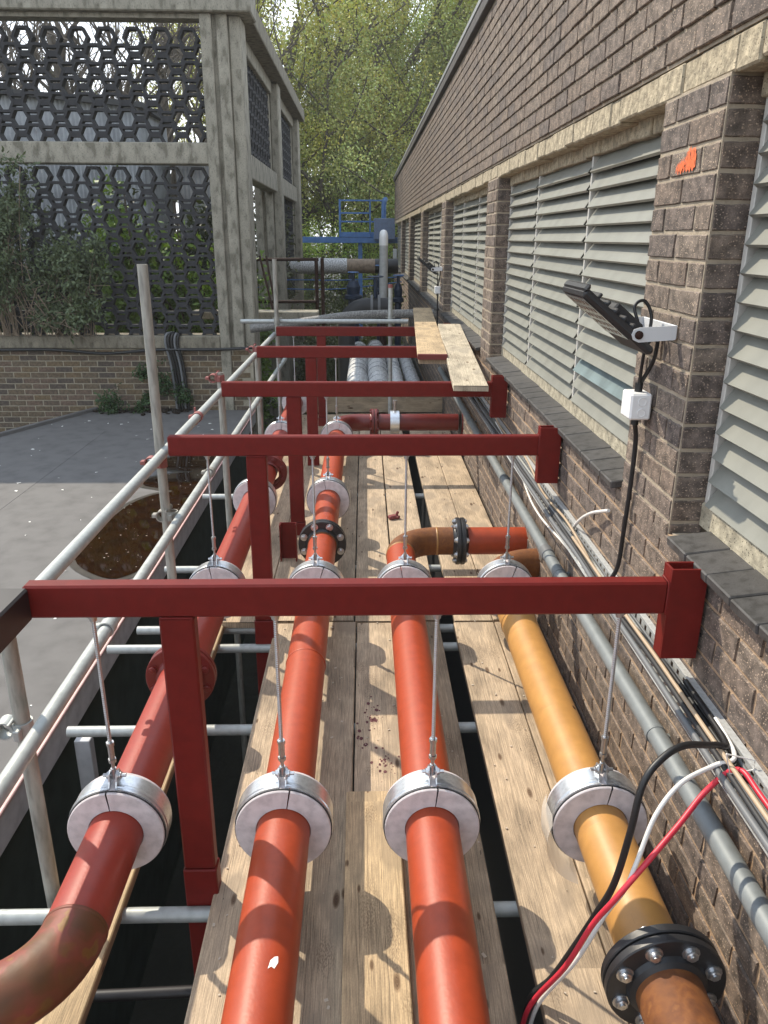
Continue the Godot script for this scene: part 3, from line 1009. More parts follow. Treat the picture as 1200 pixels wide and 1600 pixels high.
func deck() -> void:
	board(-0.500, -0.278, 0.7, -3.83, 0.0, "weathered board at the open edge of the walkway beside the red posts", M.wood)
	board(-0.275, -0.054, 0.7, -3.84, 0.002, "board lying directly under the second red pipe with a yellow paint smear", M.wood_grey)
	board(-0.047, 0.176, 0.7, -3.83, 0.0, "paint splashed middle board between the two upright red pipe runs", M.wood)
	board(0.182, 0.410, 0.7, -3.84, -0.001, "board beneath the third red pipe bordering the dark gap", M.wood_grey)
	board(0.492, 0.716, 0.7, -3.83, 0.0, "board between the dark gap and the yellow pipe with white chip", M.wood)
	board(0.721, 0.943, 0.7, -3.83, 0.001, "board running beneath the yellow pipe along the brick wall", M.wood)
	board(-0.065, 0.128, 0.7, -2.40, 0.038, "short split board lapped on top of the walkway between red pipes", M.wood_gold, 0.006)
	board(-1.0, -0.79, 0.7, -3.90, -0.02, "narrow board alone under the bent red pipe above the dark void", M.wood_gold)
	board(-0.80, -0.575, -3.85, -9.2, 0.0, "outer board past the first joint beside the guard rail posts", M.wood)
	board(-0.570, -0.345, -3.86, -9.2, 0.002, "board past the joint on which the dark channel stub stands", M.wood)
	board(-0.340, -0.066, -3.86, -9.25, 0.0, "board past the joint beneath the black bolted flange", M.wood_grey)
	board(-0.058, 0.166, -3.85, -9.25, 0.001, "sunlit board past the joint with the fallen red scrap beside it", M.wood)
	board(0.176, 0.416, -3.86, -9.2, 0.0, "board under the rusty elbow, bordering the dark slot", M.wood)
	board(0.500, 0.714, -3.85, -9.25, 0.0, "board under the black flange joint of the branch pipe", M.wood)
	board(0.719, 0.950, -3.86, -9.25, 0.001, "board past the joint tight against the brick wall", M.wood)
	var toe := board(-0.113, 0.113, 0.95, -0.95, 0.0, "brown toe board on edge closing the end of the walkway", M.wood_grey)
	toe.basis = Basis(Vector3.UP, Vector3.BACK, Vector3.RIGHT)
	toe.position = Vector3(0.0, 0.118, -9.30)
	# loose boards lying across the tops of the frames
	board(0.515, 0.745, -5.93, -10.15, 1.182, "golden loose board with red painted end lying on top of the frames", M.wood_gold, -0.052, 0.0, "loose boards resting on the frames")
	board(0.52, 0.75, -5.96, -9.9, 1.143, "grey loose board underneath the golden red-ended board", M.wood_grey, -0.052, 0.0, "loose boards resting on the frames")
	board(0.655, 0.878, -4.88, -7.92, 1.172, "pale grey loose board resting on the frames beside the brick sill", M.wood_white, -0.057, 0.0244, "loose boards resting on the frames")
	var e := MB.new()
	e.box(Vector3(-0.116, -0.039, -0.03), Vector3(0.116, 0.0025, 0.004), 0.004)
	var o := put("end_paint", e, M.redcap, "thick red paint on the end of the golden loose board", "paint")
	o.position = Vector3(0.630 - 0.110, 1.182, -5.934)
	o.rotation.y = -0.052
	var mid: MeshInstance3D = null
	for c in get_children():
		if c.has_meta("label") and str(c.get_meta("label")).begins_with("paint splashed"):
			mid = c
	var sp := MB.new()
	for k in 95:
		var cx: float = [-0.045, 0.03, 0.075][k % 3] + rng.randfn(0, 0.022)
		var cz: float = [-2.78, -2.93, -2.62][k % 3] + rng.randfn(0, 0.05)
		if absf(cx - 0.0645) > 0.105:
			continue
		var p := Vector3(cx, 0.0, cz) - mid.position
		p.y = 0.0008
		var r0 := absf(rng.randfn(0.0, 0.0042)) + 0.0010
		var a0 := rng.randf() * TAU
		for q in 6:
			var u := Vector3(cos(a0 + q * TAU / 6) * r0 * (0.6 + 0.7 * absf(sin(q * 2.3 + k))), 0, sin(a0 + q * TAU / 6) * r0 * 1.5)
			var w := Vector3(cos(a0 + (q + 1) * TAU / 6) * r0 * (0.6 + 0.7 * absf(sin((q + 1) % 6 * 2.3 + k))), 0, sin(a0 + (q + 1) * TAU / 6) * r0 * 1.5)
			sp.tri(p, p + u, p + w, Vector3.UP, Vector3.UP, Vector3.UP)
	part("paint_splash", sp, M.splash, mid).set_meta("kind", "stuff")

func grit() -> void:   # chips, splinters and crumbs on the boards
	var b := MB.new()
	for i in 230:
		var x := rng.randf_range(-0.48, 0.92)
		if x > 0.40 and x < 0.505:
			continue
		var z := -1.2 - absf(rng.randfn(0, 3.0))
		if z < -9.0:
			continue
		var l := rng.randf_range(0.002, 0.009)
		b.box(Vector3(-l * 0.5, 0.0, -l * rng.randf_range(0.3, 1.6)), Vector3(l * 0.5, rng.randf_range(0.001, 0.004), l * 0.4), 0.0, Transform3D(Basis(Vector3.UP, rng.randf() * TAU), Vector3(x, 0.0025, z)))
	part("wood_crumbs", b, M.crumb).set_meta("kind", "stuff")

func scaffold_tube(a: Vector3, b: Vector3, label: String, group: String, m: Material = null) -> MeshInstance3D:
	var mb := MB.new()
	mb.tube([Vector3.ZERO, b - a], 0.0242, 18, false)
	var d := (b - a).normalized()
	for e in [[Vector3.ZERO, -d], [b - a, d]]:   # rolled rim and hollow end
		var x: Vector3 = (Vector3.UP if absf(d.y) < 0.9 else Vector3.RIGHT)
		x = (x - e[1] * x.dot(e[1])).normalized()
		mb.lathe([Vector2(0.0242, 0.0), Vector2(0.0205, 0.0005), Vector2(0.0205, -0.12), Vector2(0.0, -0.12)], 18, Transform3D(Basis(x, e[1], x.cross(e[1])), e[0]))
	var o := put("scaffold_tube", mb, m if m else M.galv, label, "scaffold tube", group)
	o.position = a
	return o

func coupler(at: Vector3, axis: Vector3, other: Vector3, label: String, m: Material) -> void:
	var t := thing("scaffold_coupler", label, "coupler", at, "scaffold couplers")
	for s in ([[axis, Vector3.ZERO]] if axis == Vector3.FORWARD else [[axis, Vector3.ZERO], [other, axis.cross(other).normalized() * 0.0505]]):
		var d: Vector3 = s[0]
		var x := (Vector3.UP if absf(d.y) < 0.9 else Vector3.RIGHT)
		x = (x - d * x.dot(d)).normalized()
		var b := MB.new()
		b.lathe([Vector2(0.0250, -0.024), Vector2(0.0305, -0.024), Vector2(0.0305, 0.024), Vector2(0.0250, 0.024)], 18, Transform3D(Basis(x, d, x.cross(d)), s[1]))
		b.box(Vector3(-0.010, -0.018, 0.028), Vector3(0.010, 0.018, 0.052), 0.003, Transform3D(Basis(x, d, x.cross(d)), s[1]))
		part("collar", b, m, t)
	var q := MB.new()
	var n := axis.cross(other).normalized()
	q.tube([n * 0.02 + axis * 0.035 - other * 0.05, n * 0.02 + axis * 0.035 + other * 0.055], 0.006, 8)
	q.hexbolt(n * 0.02 + axis * 0.035 + other * 0.04, other, 0.011, 0.014)
	q.box(Vector3(-0.014, -0.014, -0.014) + n * 0.025, Vector3(0.014, 0.014, 0.014) + n * 0.025, 0.003)
	part("swing_bolt", q, m, t)

func scaffold() -> void:
	var gr := "galvanised tubes of the scaffold"
	scaffold_tube(Vector3(-0.70, -1.15, -0.6), Vector3(-0.74, -1.1, -9.0), "dim ledger tube low in the void below the bent red pipe", gr, M.galv_old)
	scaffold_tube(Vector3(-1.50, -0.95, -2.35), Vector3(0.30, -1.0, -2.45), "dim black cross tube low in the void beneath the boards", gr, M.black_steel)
	scaffold_tube(Vector3(-1.0, 1.008, 0.6), Vector3(-1.0, 1.008, -8.75), "upper guard rail running past the ends of the red frames", gr)
	scaffold_tube(Vector3(-0.95, 0.665, 0.6), Vector3(-0.95, 0.655, -9.3), "lower guard rail running just above the flat roof edge", gr)
	var tops := [0.985, 1.90, 1.13, 1.08, 1.80]
	var zs := [-2.03, -3.78, -5.42, -7.2, -8.78]
	var labels := ["upright tube under the black beam with two rusty couplers", "tall upright tube standing high against the screen building", "upright tube with the red coupler behind the third frame", "upright tube with a short stub beside the fourth frame", "tall upright tube behind the last red frame at the tank edge"]
	for i in 5:
		scaffold_tube(Vector3(-1.052 + 0.02 * i, -3.0, zs[i]), Vector3(-1.052 + 0.02 * i, tops[i], zs[i] + 0.0), labels[i], gr, M.galv_old)
	var tz := [-1.94, -2.94, -3.67, -3.88, -4.72, -6.25, -7.62]
	var tl := ["cross tube beneath the boards under the bent red pipe", "cross tube beneath the boards by the first red flange", "cross tube whose open end shows above the roof edge", "cross tube under the first joint of the boards", "cross tube crossing behind the standard by the puddle", "cross tube under the boards near the fallen scrap", "cross tube under the boards below the far branch pipe"]
	for i in 7:
		scaffold_tube(Vector3(-1.28 - 0.05 * (i % 3), -0.063, tz[i]), Vector3(0.95, -0.063, tz[i]), tl[i], gr)
	scaffold_tube(Vector3(-1.9, -0.33, -1.35), Vector3(-0.95, -0.17, -1.98), "short slanting brace tube below the bent red pipe", gr)
	scaffold_tube(Vector3(-1.38, 1.137, -8.84), Vector3(0.49, 1.141, -8.84), "cross tube lying behind the last red frame", gr)
	scaffold_tube(Vector3(0.30, -0.4, -8.90), Vector3(0.29, 1.53, -8.90), "upright tube with red painted top beside the lagged pipes", gr)
	var rc := MB.new()
	rc.tube([Vector3(0.29, 1.50, -8.90), Vector3(0.29, 1.535, -8.90)], 0.027, 14)
	put("tube_cap", rc, M.scaff_red, "red painted collar on top of the upright behind the last frame", "cap")
	coupler(Vector3(-1.052, 0.60, -2.03), Vector3.UP, Vector3.FORWARD, "galvanised coupler joining the lower guard rail to the upright under the black beam", M.galv)
	coupler(Vector3(-1.032, 0.945, -3.78), Vector3.UP, Vector3.FORWARD, "rusty coupler on the tall upright where the upper guard rail meets the second frame", M.scaff_red)
	coupler(Vector3(-1.0, 0.66, -3.78), Vector3.UP, Vector3.FORWARD, "rusty coupler on the tall upright at the lower guard rail", M.galv_old)
	coupler(Vector3(-1.0, 1.008, -4.55), Vector3.FORWARD, Vector3.DOWN, "red sleeve coupler along the upper guard rail between two frames", M.scaff_red)
	coupler(Vector3(-1.012, 1.09, -5.42), Vector3.UP, Vector3.FORWARD, "red coupler at the top of the short upright by the third frame", M.scaff_red)
	coupler(Vector3(-0.992, 1.05, -7.2), Vector3.UP, Vector3.FORWARD, "coupler on the upright beside the fourth frame", M.scaff_red)
	coupler(Vector3(-0.972, 1.14, -8.78), Vector3.UP, Vector3.RIGHT, "coupler binding the cross tube to the tall upright behind the last frame", M.galv_old)
	coupler(Vector3(0.29, 1.14, -8.90), Vector3.UP, Vector3.RIGHT, "coupler binding the cross tube to the red topped upright", M.galv_old)
	coupler(Vector3(-0.95, 0.665, -2.55), Vector3.FORWARD, Vector3.DOWN, "galvanised coupler on the lower guard rail above the white door post", M.galv)
	coupler(Vector3(-0.95, 0.662, -4.55), Vector3.FORWARD, Vector3.DOWN, "coupler on the lower guard rail above the puddle", M.galv_old)

# ------------------------------------------------------------------ red support frames
const FZ := [-1.99, -3.70, -5.20, -7.0, -8.62]

func frames() -> void:
	var labels := ["red steel frame whose beam joins the black beam at a mitred corner", "red steel frame that carries rods above the black flange joints", "red steel frame with the pale grey board resting on its end", "red steel frame under the golden board with two hanging clamps", "red steel frame at the far end, before the lagged silver pipes"]
	var px := [-0.587, -0.587, -0.533, -0.533, -0.525]
	for i in 5:
		var z: float = FZ[i]
		var t := thing("support_frame", labels[i], "frame", Vector3(0, 0, z), "red steel support frames")
		var b := MB.new()
		b.box(Vector3(-0.956 if i == 0 else -0.965, 1.004, -0.025), Vector3(0.861, 1.104, 0.025), 0.006)
		part("beam", b, M.oxide, t)
		var x: float = px[i]
		b = MB.new()
		b.box(Vector3(x, 0.10, -0.024), Vector3(x + 0.1, 1.002, 0.026), 0.006)
		part("post", b, M.oxide, t)
		b = MB.new()
		b.box(Vector3(x - 0.004, -1.6, -0.030), Vector3(x + 0.104, 0.098, 0.030), 0.004)
		part("post_base", b, M.oxide, t)
		b = MB.new()   # open topped box stub bolted to the wall
		for q in [[0.863, 0.968, 0.022, 0.030], [0.863, 0.968, -0.030, -0.022], [0.863, 0.870, -0.022, 0.022], [0.961, 0.968, -0.022, 0.022]]:
			b.box(Vector3(q[0], 0.862, q[2]), Vector3(q[1], 1.146, q[3]), 0.001)
		part("wall_stub", b, M.oxide, t)
		b = MB.new()   # weld beads
		b.tube([Vector3(0.861, 1.004, 0.026), Vector3(0.861, 1.104, 0.026), Vector3(0.861, 1.105, -0.022)], 0.004, 8)
		part("weld_bead", b, M.oxide, t)
		b = MB.new()
		b.tube([Vector3(x + 0.004, 1.003, 0.026), Vector3(x + 0.096, 1.003, 0.026)], 0.003, 8)
		part("weld_bead", b, M.oxide, t)
		b = MB.new()
		for yy in [0.93, 1.07]:
			b.hexbolt(Vector3(0.969, yy, 0.012), Vector3.RIGHT, 0.008, 0.012)
		part("wall_bolt", b, M.black, t)
	var b2 := MB.new()
	b2.box(Vector3(-0.05, -0.05, 0.0), Vector3(0.05, 0.05, 3.0), 0.006)
	var o := put("black_beam", b2, M.black_steel, "black steel beam running from the corner of the mitred red frame", "beam")
	o.position = Vector3(-0.985, 1.053, -1.962)
	o.rotation.y = -0.02
	var b3 := MB.new()
	for q in [[-0.055, 0.055, -0.03, -0.022], [-0.055, -0.047, -0.022, 0.03], [0.047, 0.055, -0.022, 0.03]]:
		b3.box(Vector3(q[0], 0.0, q[2]), Vector3(q[1], 0.255, q[3]), 0.001)
	put("channel_stub", b3, M.oxide, "short dark red channel standing on the boards beside the black flange", "channel").position = Vector3(-0.505, 0.005, -4.72)

# ------------------------------------------------------------------ pipes
const PR := 0.084
const PY := 0.27

func arc(c: Vector3, from: Vector3, to: Vector3, r: float, n := 14) -> Array:   # quarter turn round c, starting at c+from*r
	var a := []
	for i in n + 1:
		var t := PI / 2 * i / n
		a.append(c + (from * cos(t) + to * sin(t)) * r)
	return a

func straight(t: Node3D, a: Vector3, b: Vector3, m: Material, called := "pipe_length", r := PR) -> void:
	var mb := MB.new()
	var n := maxi(1, int((b - a).length() / 0.5))
	var path := []
	for i in n + 1:
		path.append(a.lerp(b, float(i) / n))
	mb.tube(path, r, 40, true)
	part(called, mb, m, t)

func weld(t: Node3D, at: Vector3, axis: Vector3, m: Material) -> void:
	var x := (Vector3.UP if absf(axis.y) < 0.9 else Vector3.RIGHT)
	var b := MB.new()
	b.lathe([Vector2(PR - 0.002, -0.008), Vector2(PR + 0.0025, -0.004), Vector2(PR + 0.003, 0.001), Vector2(PR + 0.002, 0.006), Vector2(PR - 0.002, 0.008)], 40, Transform3D(Basis(x, axis, x.cross(axis)), at), 0.0, TAU, true)
	part("weld_bead", b, m, t)

func flange_pair(t: Node3D, at: Vector3, axis: Vector3, m: Material, bolt: Material, r := 0.145, single := false) -> void:
	var x := (Vector3.UP if absf(axis.y) < 0.9 else Vector3.RIGHT)
	var bs := Basis(x, axis, x.cross(axis))
	for s in ([1.0] if single else [-1.0, 1.0]):
		var b := MB.new()
		var h0: float = 0.003 if s > 0 else -0.027
		var h1 := h0 + 0.024
		b.lathe([Vector2(PR, h0), Vector2(r - 0.003, h0), Vector2(r, h0 + 0.003), Vector2(r, h1 - 0.003), Vector2(r - 0.003, h1), Vector2(PR, h1)], 48, Transform3D(bs, at))
		var e: float = h1 if s > 0 else h0
		b.lathe([Vector2(PR + 0.018, e), Vector2(PR + 0.012, e + s * 0.012), Vector2(PR, e + s * 0.020)] if s > 0 else [Vector2(PR, e + s * 0.020), Vector2(PR + 0.012, e + s * 0.012), Vector2(PR + 0.018, e)], 48, Transform3D(bs, at))
		var fl := part("flange", b, m, t)
		for k in 8:
			var a := TAU * (k + 0.5) / 8
			var p := at + bs * Vector3(cos(a) * 0.119, e, sin(a) * 0.119)
			var q := MB.new()
			q.hexbolt(p, axis * s, 0.0165, 0.015)
			part("bolt", q, bolt, fl)
	var g := MB.new()
	g.lathe([Vector2(PR, -0.003), Vector2(r - 0.012, -0.003), Vector2(r - 0.012, 0.003), Vector2(PR, 0.003)], 40, Transform3D(bs, at))
	part("gasket", g, M.black, t)

func pipes() -> void:
	# first pipe, with the bend towards the roof
	var t := thing("pipe", "red pipe over the dark void, bending away in a rusty elbow", "pipe", Vector3(-0.78, PY, 0))
	straight(t, Vector3(0, 0, -1.58), Vector3(0, 0, -9.3), M.red_dull)
	var el := MB.new()
	el.tube(arc(Vector3(-0.229, 0, -1.58), Vector3.RIGHT, Vector3.BACK, 0.229), PR + 0.001, 40, false)
	el.tube([Vector3(-0.229, 0, -1.351), Vector3(-0.9, 0, -1.351)], PR, 40, true)
	part("elbow", el, M.rust_red, t)
	weld(t, Vector3(0, 0, -1.585), Vector3.BACK, M.rust_red)
	flange_pair(t, Vector3(0, 0, -2.86), Vector3.BACK, M.maroon, M.maroon)
	flange_pair(t, Vector3(0.02, 0, -5.85), Vector3.BACK, M.maroon, M.maroon)
	# second pipe and the far branch
	t = thing("pipe", "red pipe beside the posts with a chipped patch and black flange", "pipe", Vector3(-0.26, PY, 0))
	straight(t, Vector3(0, 0, 0.6), Vector3(0, 0, -7.38), M.red)
	flange_pair(t, Vector3(0, 0, -4.36), Vector3.BACK, M.flange, M.steel)
	el = MB.new()
	el.lathe([Vector2(PR, 0), Vector2(PR + 0.004, 0.002), Vector2(PR + 0.004, 0.03), Vector2(PR, 0.032)], 40, Transform3D(ZAXIS, Vector3(0, 0, -4.332)))
	part("rust_ring", el, M.rust, t)
	el = MB.new()
	el.tube(arc(Vector3(0.229, 0, -7.38), Vector3.LEFT, Vector3.FORWARD, 0.229), PR + 0.001, 40, false)
	part("elbow", el, M.maroon, t)
	weld(t, Vector3(0, 0, -7.38), Vector3.BACK, M.maroon)
	weld(t, Vector3(0, 0, -2.93), Vector3.BACK, M.red)
	straight(t, Vector3(0.229, 0, -7.609), Vector3(1.20, 0, -7.609), M.maroon)
	flange_pair(t, Vector3(0.355, 0, -7.609), Vector3.RIGHT, M.maroon, M.maroon, 0.135)
	flange_pair(t, Vector3(1.225, 0, -7.609), Vector3.RIGHT, M.maroon, M.maroon, 0.135, true)
	var ch := MB.new()   # a chip of paint off the top of the pipe
	var chip := [Vector2(-0.012, 0.02), Vector2(-0.004, 0.012), Vector2(0.004, 0.016), Vector2(0.012, -0.004), Vector2(0.010, -0.02), Vector2(0.001, -0.016), Vector2(-0.008, -0.004)]
	for i in chip.size():
		var a: Vector2 = chip[i]
		var b: Vector2 = chip[(i + 1) % chip.size()]
		var w := func(q: Vector2) -> Vector3: return Vector3(sin((q.x + 0.032) / PR) * (PR + 0.0008), cos((q.x + 0.032) / PR) * (PR + 0.0008), -1.41 + q.y)
		ch.tri(w.call(Vector2.ZERO), w.call(a), w.call(b), Vector3.UP, Vector3.UP, Vector3.UP)
	part("paint_chip", ch, M.chip, t)
	# third pipe
	t = thing("pipe", "red pipe that turns into the wall through a rusty elbow and black flange", "pipe", Vector3(0.207, PY, 0))
	straight(t, Vector3(0, 0, 0.6), Vector3(0, 0, -4.15), M.red)
	el = MB.new()
	el.tube(arc(Vector3(0.229, 0, -4.15), Vector3.LEFT, Vector3.FORWARD, 0.229), PR + 0.001, 40, false)
	el.tube([Vector3(0.229, 0, -4.379), Vector3(0.34, 0, -4.379)], PR + 0.001, 40, false)
	part("elbow", el, M.rust, t)
	weld(t, Vector3(0, 0, -4.15), Vector3.BACK, M.ochre_dark)
	weld(t, Vector3(0.229, 0, -4.379), Vector3.RIGHT, M.ochre_dark)
	straight(t, Vector3(0.34, 0, -4.379), Vector3(0.95, 0, -4.379), M.red)
	flange_pair(t, Vector3(0.372, 0, -4.379), Vector3.RIGHT, M.flange, M.steel)
	# fourth pipe
	t = thing("pipe", "ochre yellow pipe along the brick wall with a black bolted flange", "pipe", Vector3(0.74, PY, 0))
	straight(t, Vector3(0, 0, -1.44), Vector3(0, 0, -3.30), M.ochre)
	straight(t, Vector3(0, 0, -3.30), Vector3(0, 0, -3.80), M.ochre)
	weld(t, Vector3(0, 0, -3.30), Vector3.BACK, M.ochre_dark)
	el = MB.new()
	el.tube(arc(Vector3(0.229, 0, -3.80), Vector3.LEFT, Vector3.FORWARD, 0.229), PR + 0.001, 40, false)
	el.tube([Vector3(0.229, 0, -4.029), Vector3(0.5, 0, -4.029)], PR + 0.001, 40, false)
	part("elbow", el, M.rust, t)
	weld(t, Vector3(0, 0, -3.80), Vector3.BACK, M.rust)
	flange_pair(t, Vector3(0.005, 0, -1.415), Vector3.BACK, M.flange, M.steel, 0.150)
	straight(t, Vector3(0.005, 0, -1.39), Vector3(0.005, 0, 0.3), M.rust)
	for q in [[Vector3(0.055, 0.063, -2.50), 0.012], [Vector3(0.078, 0.035, -2.02), 0.008]]:
		ch = MB.new()
		ch.lathe([Vector2(0.0, 0.0015), Vector2(q[1], 0.0)], 10, Transform3D(Basis(Vector3(0, 0, 1), Vector3(q[0].x, q[0].y, 0).normalized(), Vector3(-q[0].y, q[0].x, 0).normalized() * 0.7), Vector3(q[0].x, q[0].y, 0).normalized() * PR + Vector3(0, 0, q[0].z)))
		part("scuff", ch, M.brown, t)

# ------------------------------------------------------------------ insulated pipe clamps on threaded rods
func make_clamp() -> Node3D:
	var t := thing("pipe_clamp", "", "pipe clamp", Vector3.ZERO, "insulated clamps hanging from the frames")
	for s in [0, 1]:
		var a0: float = PI * s - PI / 2 + 0.01
		var b := MB.new()
		b.lathe([Vector2(PR + 0.002, -0.052), Vector2(0.147, -0.052), Vector2(0.1495, -0.049), Vector2(0.1495, 0.049), Vector2(0.147, 0.052), Vector2(PR + 0.002, 0.052), Vector2(PR + 0.002, -0.052)], 28, Transform3D(ZAXIS, Vector3.ZERO), a0, a0 + PI - 0.035)
		part("insulation_block", b, M.foam, t)
	for s in [0, 1]:
		var a0: float = PI * s - PI / 2 + 0.06
		var b := MB.new()
		b.lathe([Vector2(0.150, -0.036), Vector2(0.1535, -0.036), Vector2(0.1535, 0.036), Vector2(0.150, 0.036)], 30, Transform3D(ZAXIS, Vector3.ZERO), a0, a0 + PI - 0.12)
		b.lathe([Vector2(0.1535, 0.012), Vector2(0.1555, 0.016), Vector2(0.1555, 0.024), Vector2(0.1535, 0.028)], 30, Transform3D(ZAXIS, Vector3.ZERO), a0, a0 + PI - 0.12)
		part("band", b, M.zinc, t)
	var e := MB.new()
	e.lathe([Vector2(0.1525, 0.040), Vector2(0.1525, 0.044), Vector2(0.1490, 0.044)], 44, Transform3D(ZAXIS, Vector3.ZERO))
	part("rubber_seal", e, M.black_matt, t)
	e = MB.new()
	for s in [-1.0, 1.0]:
		for yy in [1.0, -1.0]:
			var poly := PackedVector2Array([Vector2(-0.032, 0.148), Vector2(0.032, 0.148), Vector2(0.022, 0.170), Vector2(0.016, 0.192), Vector2(0.0, 0.198), Vector2(-0.016, 0.192), Vector2(-0.022, 0.170)])
			e.prism(poly, -0.002, 0.002, Transform3D(Basis(Vector3(0, 0, 1), Vector3(0, yy, 0), Vector3(1, 0, 0)), Vector3(s * 0.011, 0, 0)))
	part("ear", e, M.zinc, t)
	e = MB.new()
	e.tube([Vector3(-0.034, 0.178, 0.0), Vector3(0.036, 0.178, 0.0)], 0.006, 10)
	e.hexbolt(Vector3(0.013, 0.178, 0), Vector3.RIGHT, 0.012, 0.010)
	e.hexbolt(Vector3(-0.013, 0.178, 0), Vector3.LEFT, 0.012, 0.010)
	e.tube([Vector3(-0.034, -0.178, 0.0), Vector3(0.036, -0.178, 0.0)], 0.006, 10)
	part("ear_bolt", e, M.steel, t)
	e = MB.new()
	e.tube([Vector3(0, 0.168, 0), Vector3(0, 0.205, 0)], 0.009, 10)
	e.tube([Vector3(0, 0.20, 0), Vector3(0, 0.232, 0)], 0.0055, 10)
	part("eye_stud", e, M.steel, t)
	e = MB.new()
	e.tube([Vector3(0, 0.228, 0), Vector3(0, 0.240, 0)], 0.0125, 6)
	e.tube([Vector3(0, 0.242, 0), Vector3(0, 0.286, 0)], 0.0098, 6)
	e.tube([Vector3(0, 0.288, 0), Vector3(0, 0.300, 0)], 0.0125, 6)
	part("turnbuckle", e, M.steel, t)
	e = MB.new()
	e.tube([Vector3(0, 0.29, 0), Vector3(0, 0.733, 0)], 0.0056, 10)
	for k in 60:
		e.lathe([Vector2(0.0054, -0.0022), Vector2(0.0066, 0.0), Vector2(0.0054, 0.0022)], 8, Transform3D(Basis(), Vector3(0, 0.304 + 0.0071 * k, 0)))
	part("threaded_rod", e, M.steel, t)
	e = MB.new()
	e.tube([Vector3(0, 0.714, 0), Vector3(0, 0.726, 0)], 0.0115, 6)
	e.tube([Vector3(0, 0.727, 0), Vector3(0, 0.7325, 0)], 0.017, 16)
	part("rod_nut", e, M.steel, t)
	return t

func clamps() -> void:
	var spots := [[-0.78, -1.992, "clamp on the bent red pipe beside the mitred frame's post"], [-0.26, -1.992, "clamp under the mitred frame on the red pipe with the chipped patch"], [0.207, -1.992, "clamp under the mitred frame on the red pipe beside the dark gap"], [0.74, -1.992, "clamp on the yellow pipe with torn clear wrap below it"],
		[-0.78, -3.70, "clamp on the void side red pipe under the second frame"], [-0.26, -3.70, "clamp just before the black flange with channel stub beside it"], [0.207, -3.70, "clamp at the red pipe's rusty elbow under the second frame"], [0.74, -3.70, "clamp at the yellow pipe's brown elbow by the wall"],
		[-0.78, -5.20, "clamp half hidden by a post, ahead of the dark red flange"], [-0.26, -5.20, "clamp on the red pipe beyond the black flange under the third frame"],
		[-0.78, -7.0, "clamp on the void side pipe under the fourth frame"], [-0.26, -7.0, "clamp beside the start of the far red branch pipe"],
		[-0.78, -8.62, "clamp on the void side pipe under the last frame"]]
	var first: Node3D = null
	for s in spots:
		var o: Node3D
		if first == null:
			first = make_clamp()
			o = first
		else:
			o = first.duplicate()
			o.name = "pipe_clamp"
			add_child(o, true)
			o.rotation.z = 0.0
		o.position = Vector3(s[0], PY, s[1])
		var turn := rng.randf_range(-0.35, 0.3)
		for c in o.get_children():
			if str(c.name).begins_with("insulation_block"):
				c.rotation.z = turn
		o.set_meta("label", s[2])
	var t := thing("pipe_clamp", "bare zinc clamp round the far branch pipe standing on a post", "pipe clamp", Vector3(0.30, PY, -7.609))
	var b := MB.new()
	b.lathe([Vector2(0.088, -0.045), Vector2(0.118, -0.045), Vector2(0.118, 0.045), Vector2(0.088, 0.045), Vector2(0.088, -0.045)], 32, Transform3D(XAXIS, Vector3.ZERO))
	part("band", b, M.zinc, t)
	b = MB.new()
	b.tube([Vector3(0, 0.115, 0), Vector3(0, 0.20, 0)], 0.014, 12)
	b.tube([Vector3(0, 0.19, 0), Vector3(0, 0.225, 0)], 0.022, 12)
	part("stud", b, M.steel, t)
	# torn clear wrap under the yellow pipe's clamp
	var w := MB.new()
	w.lathe([Vector2(0.162, -0.05), Vector2(0.172, -0.01), Vector2(0.166, 0.05), Vector2(0.178, 0.10)], 24, Transform3D(ZAXIS, Vector3(0.735, PY - 0.006, -1.98)), PI * 0.62, PI * 1.12, true)
	var wm := StandardMaterial3D.new()
	wm.albedo_color = Color(0.85, 0.82, 0.78, 0.45)
	wm.transparency = BaseMaterial3D.TRANSPARENCY_ALPHA
	wm.roughness = 0.4
	put("plastic_wrap", w, wm, "torn clear plastic hanging under the yellow pipe's clamp", "plastic wrap")

# ------------------------------------------------------------------ cables and wall services
func curve(pts: Array, n := 8) -> Array:
	var out := []
	for i in pts.size() - 1:
		var p0: Vector3 = pts[maxi(i - 1, 0)]
		var p3: Vector3 = pts[mini(i + 2, pts.size() - 1)]
		for k in n:
			out.append(pts[i].cubic_interpolate(pts[i + 1], p0, p3, float(k) / n))
	out.append(pts[-1])
	return out

func cable(called: String, pts: Array, r: float, m: Material, label: String, group := "cables along the wall") -> void:
	var b := MB.new()
	b.tube(curve(pts), r, 10)
	put(called, b, m, label, "cable", group)

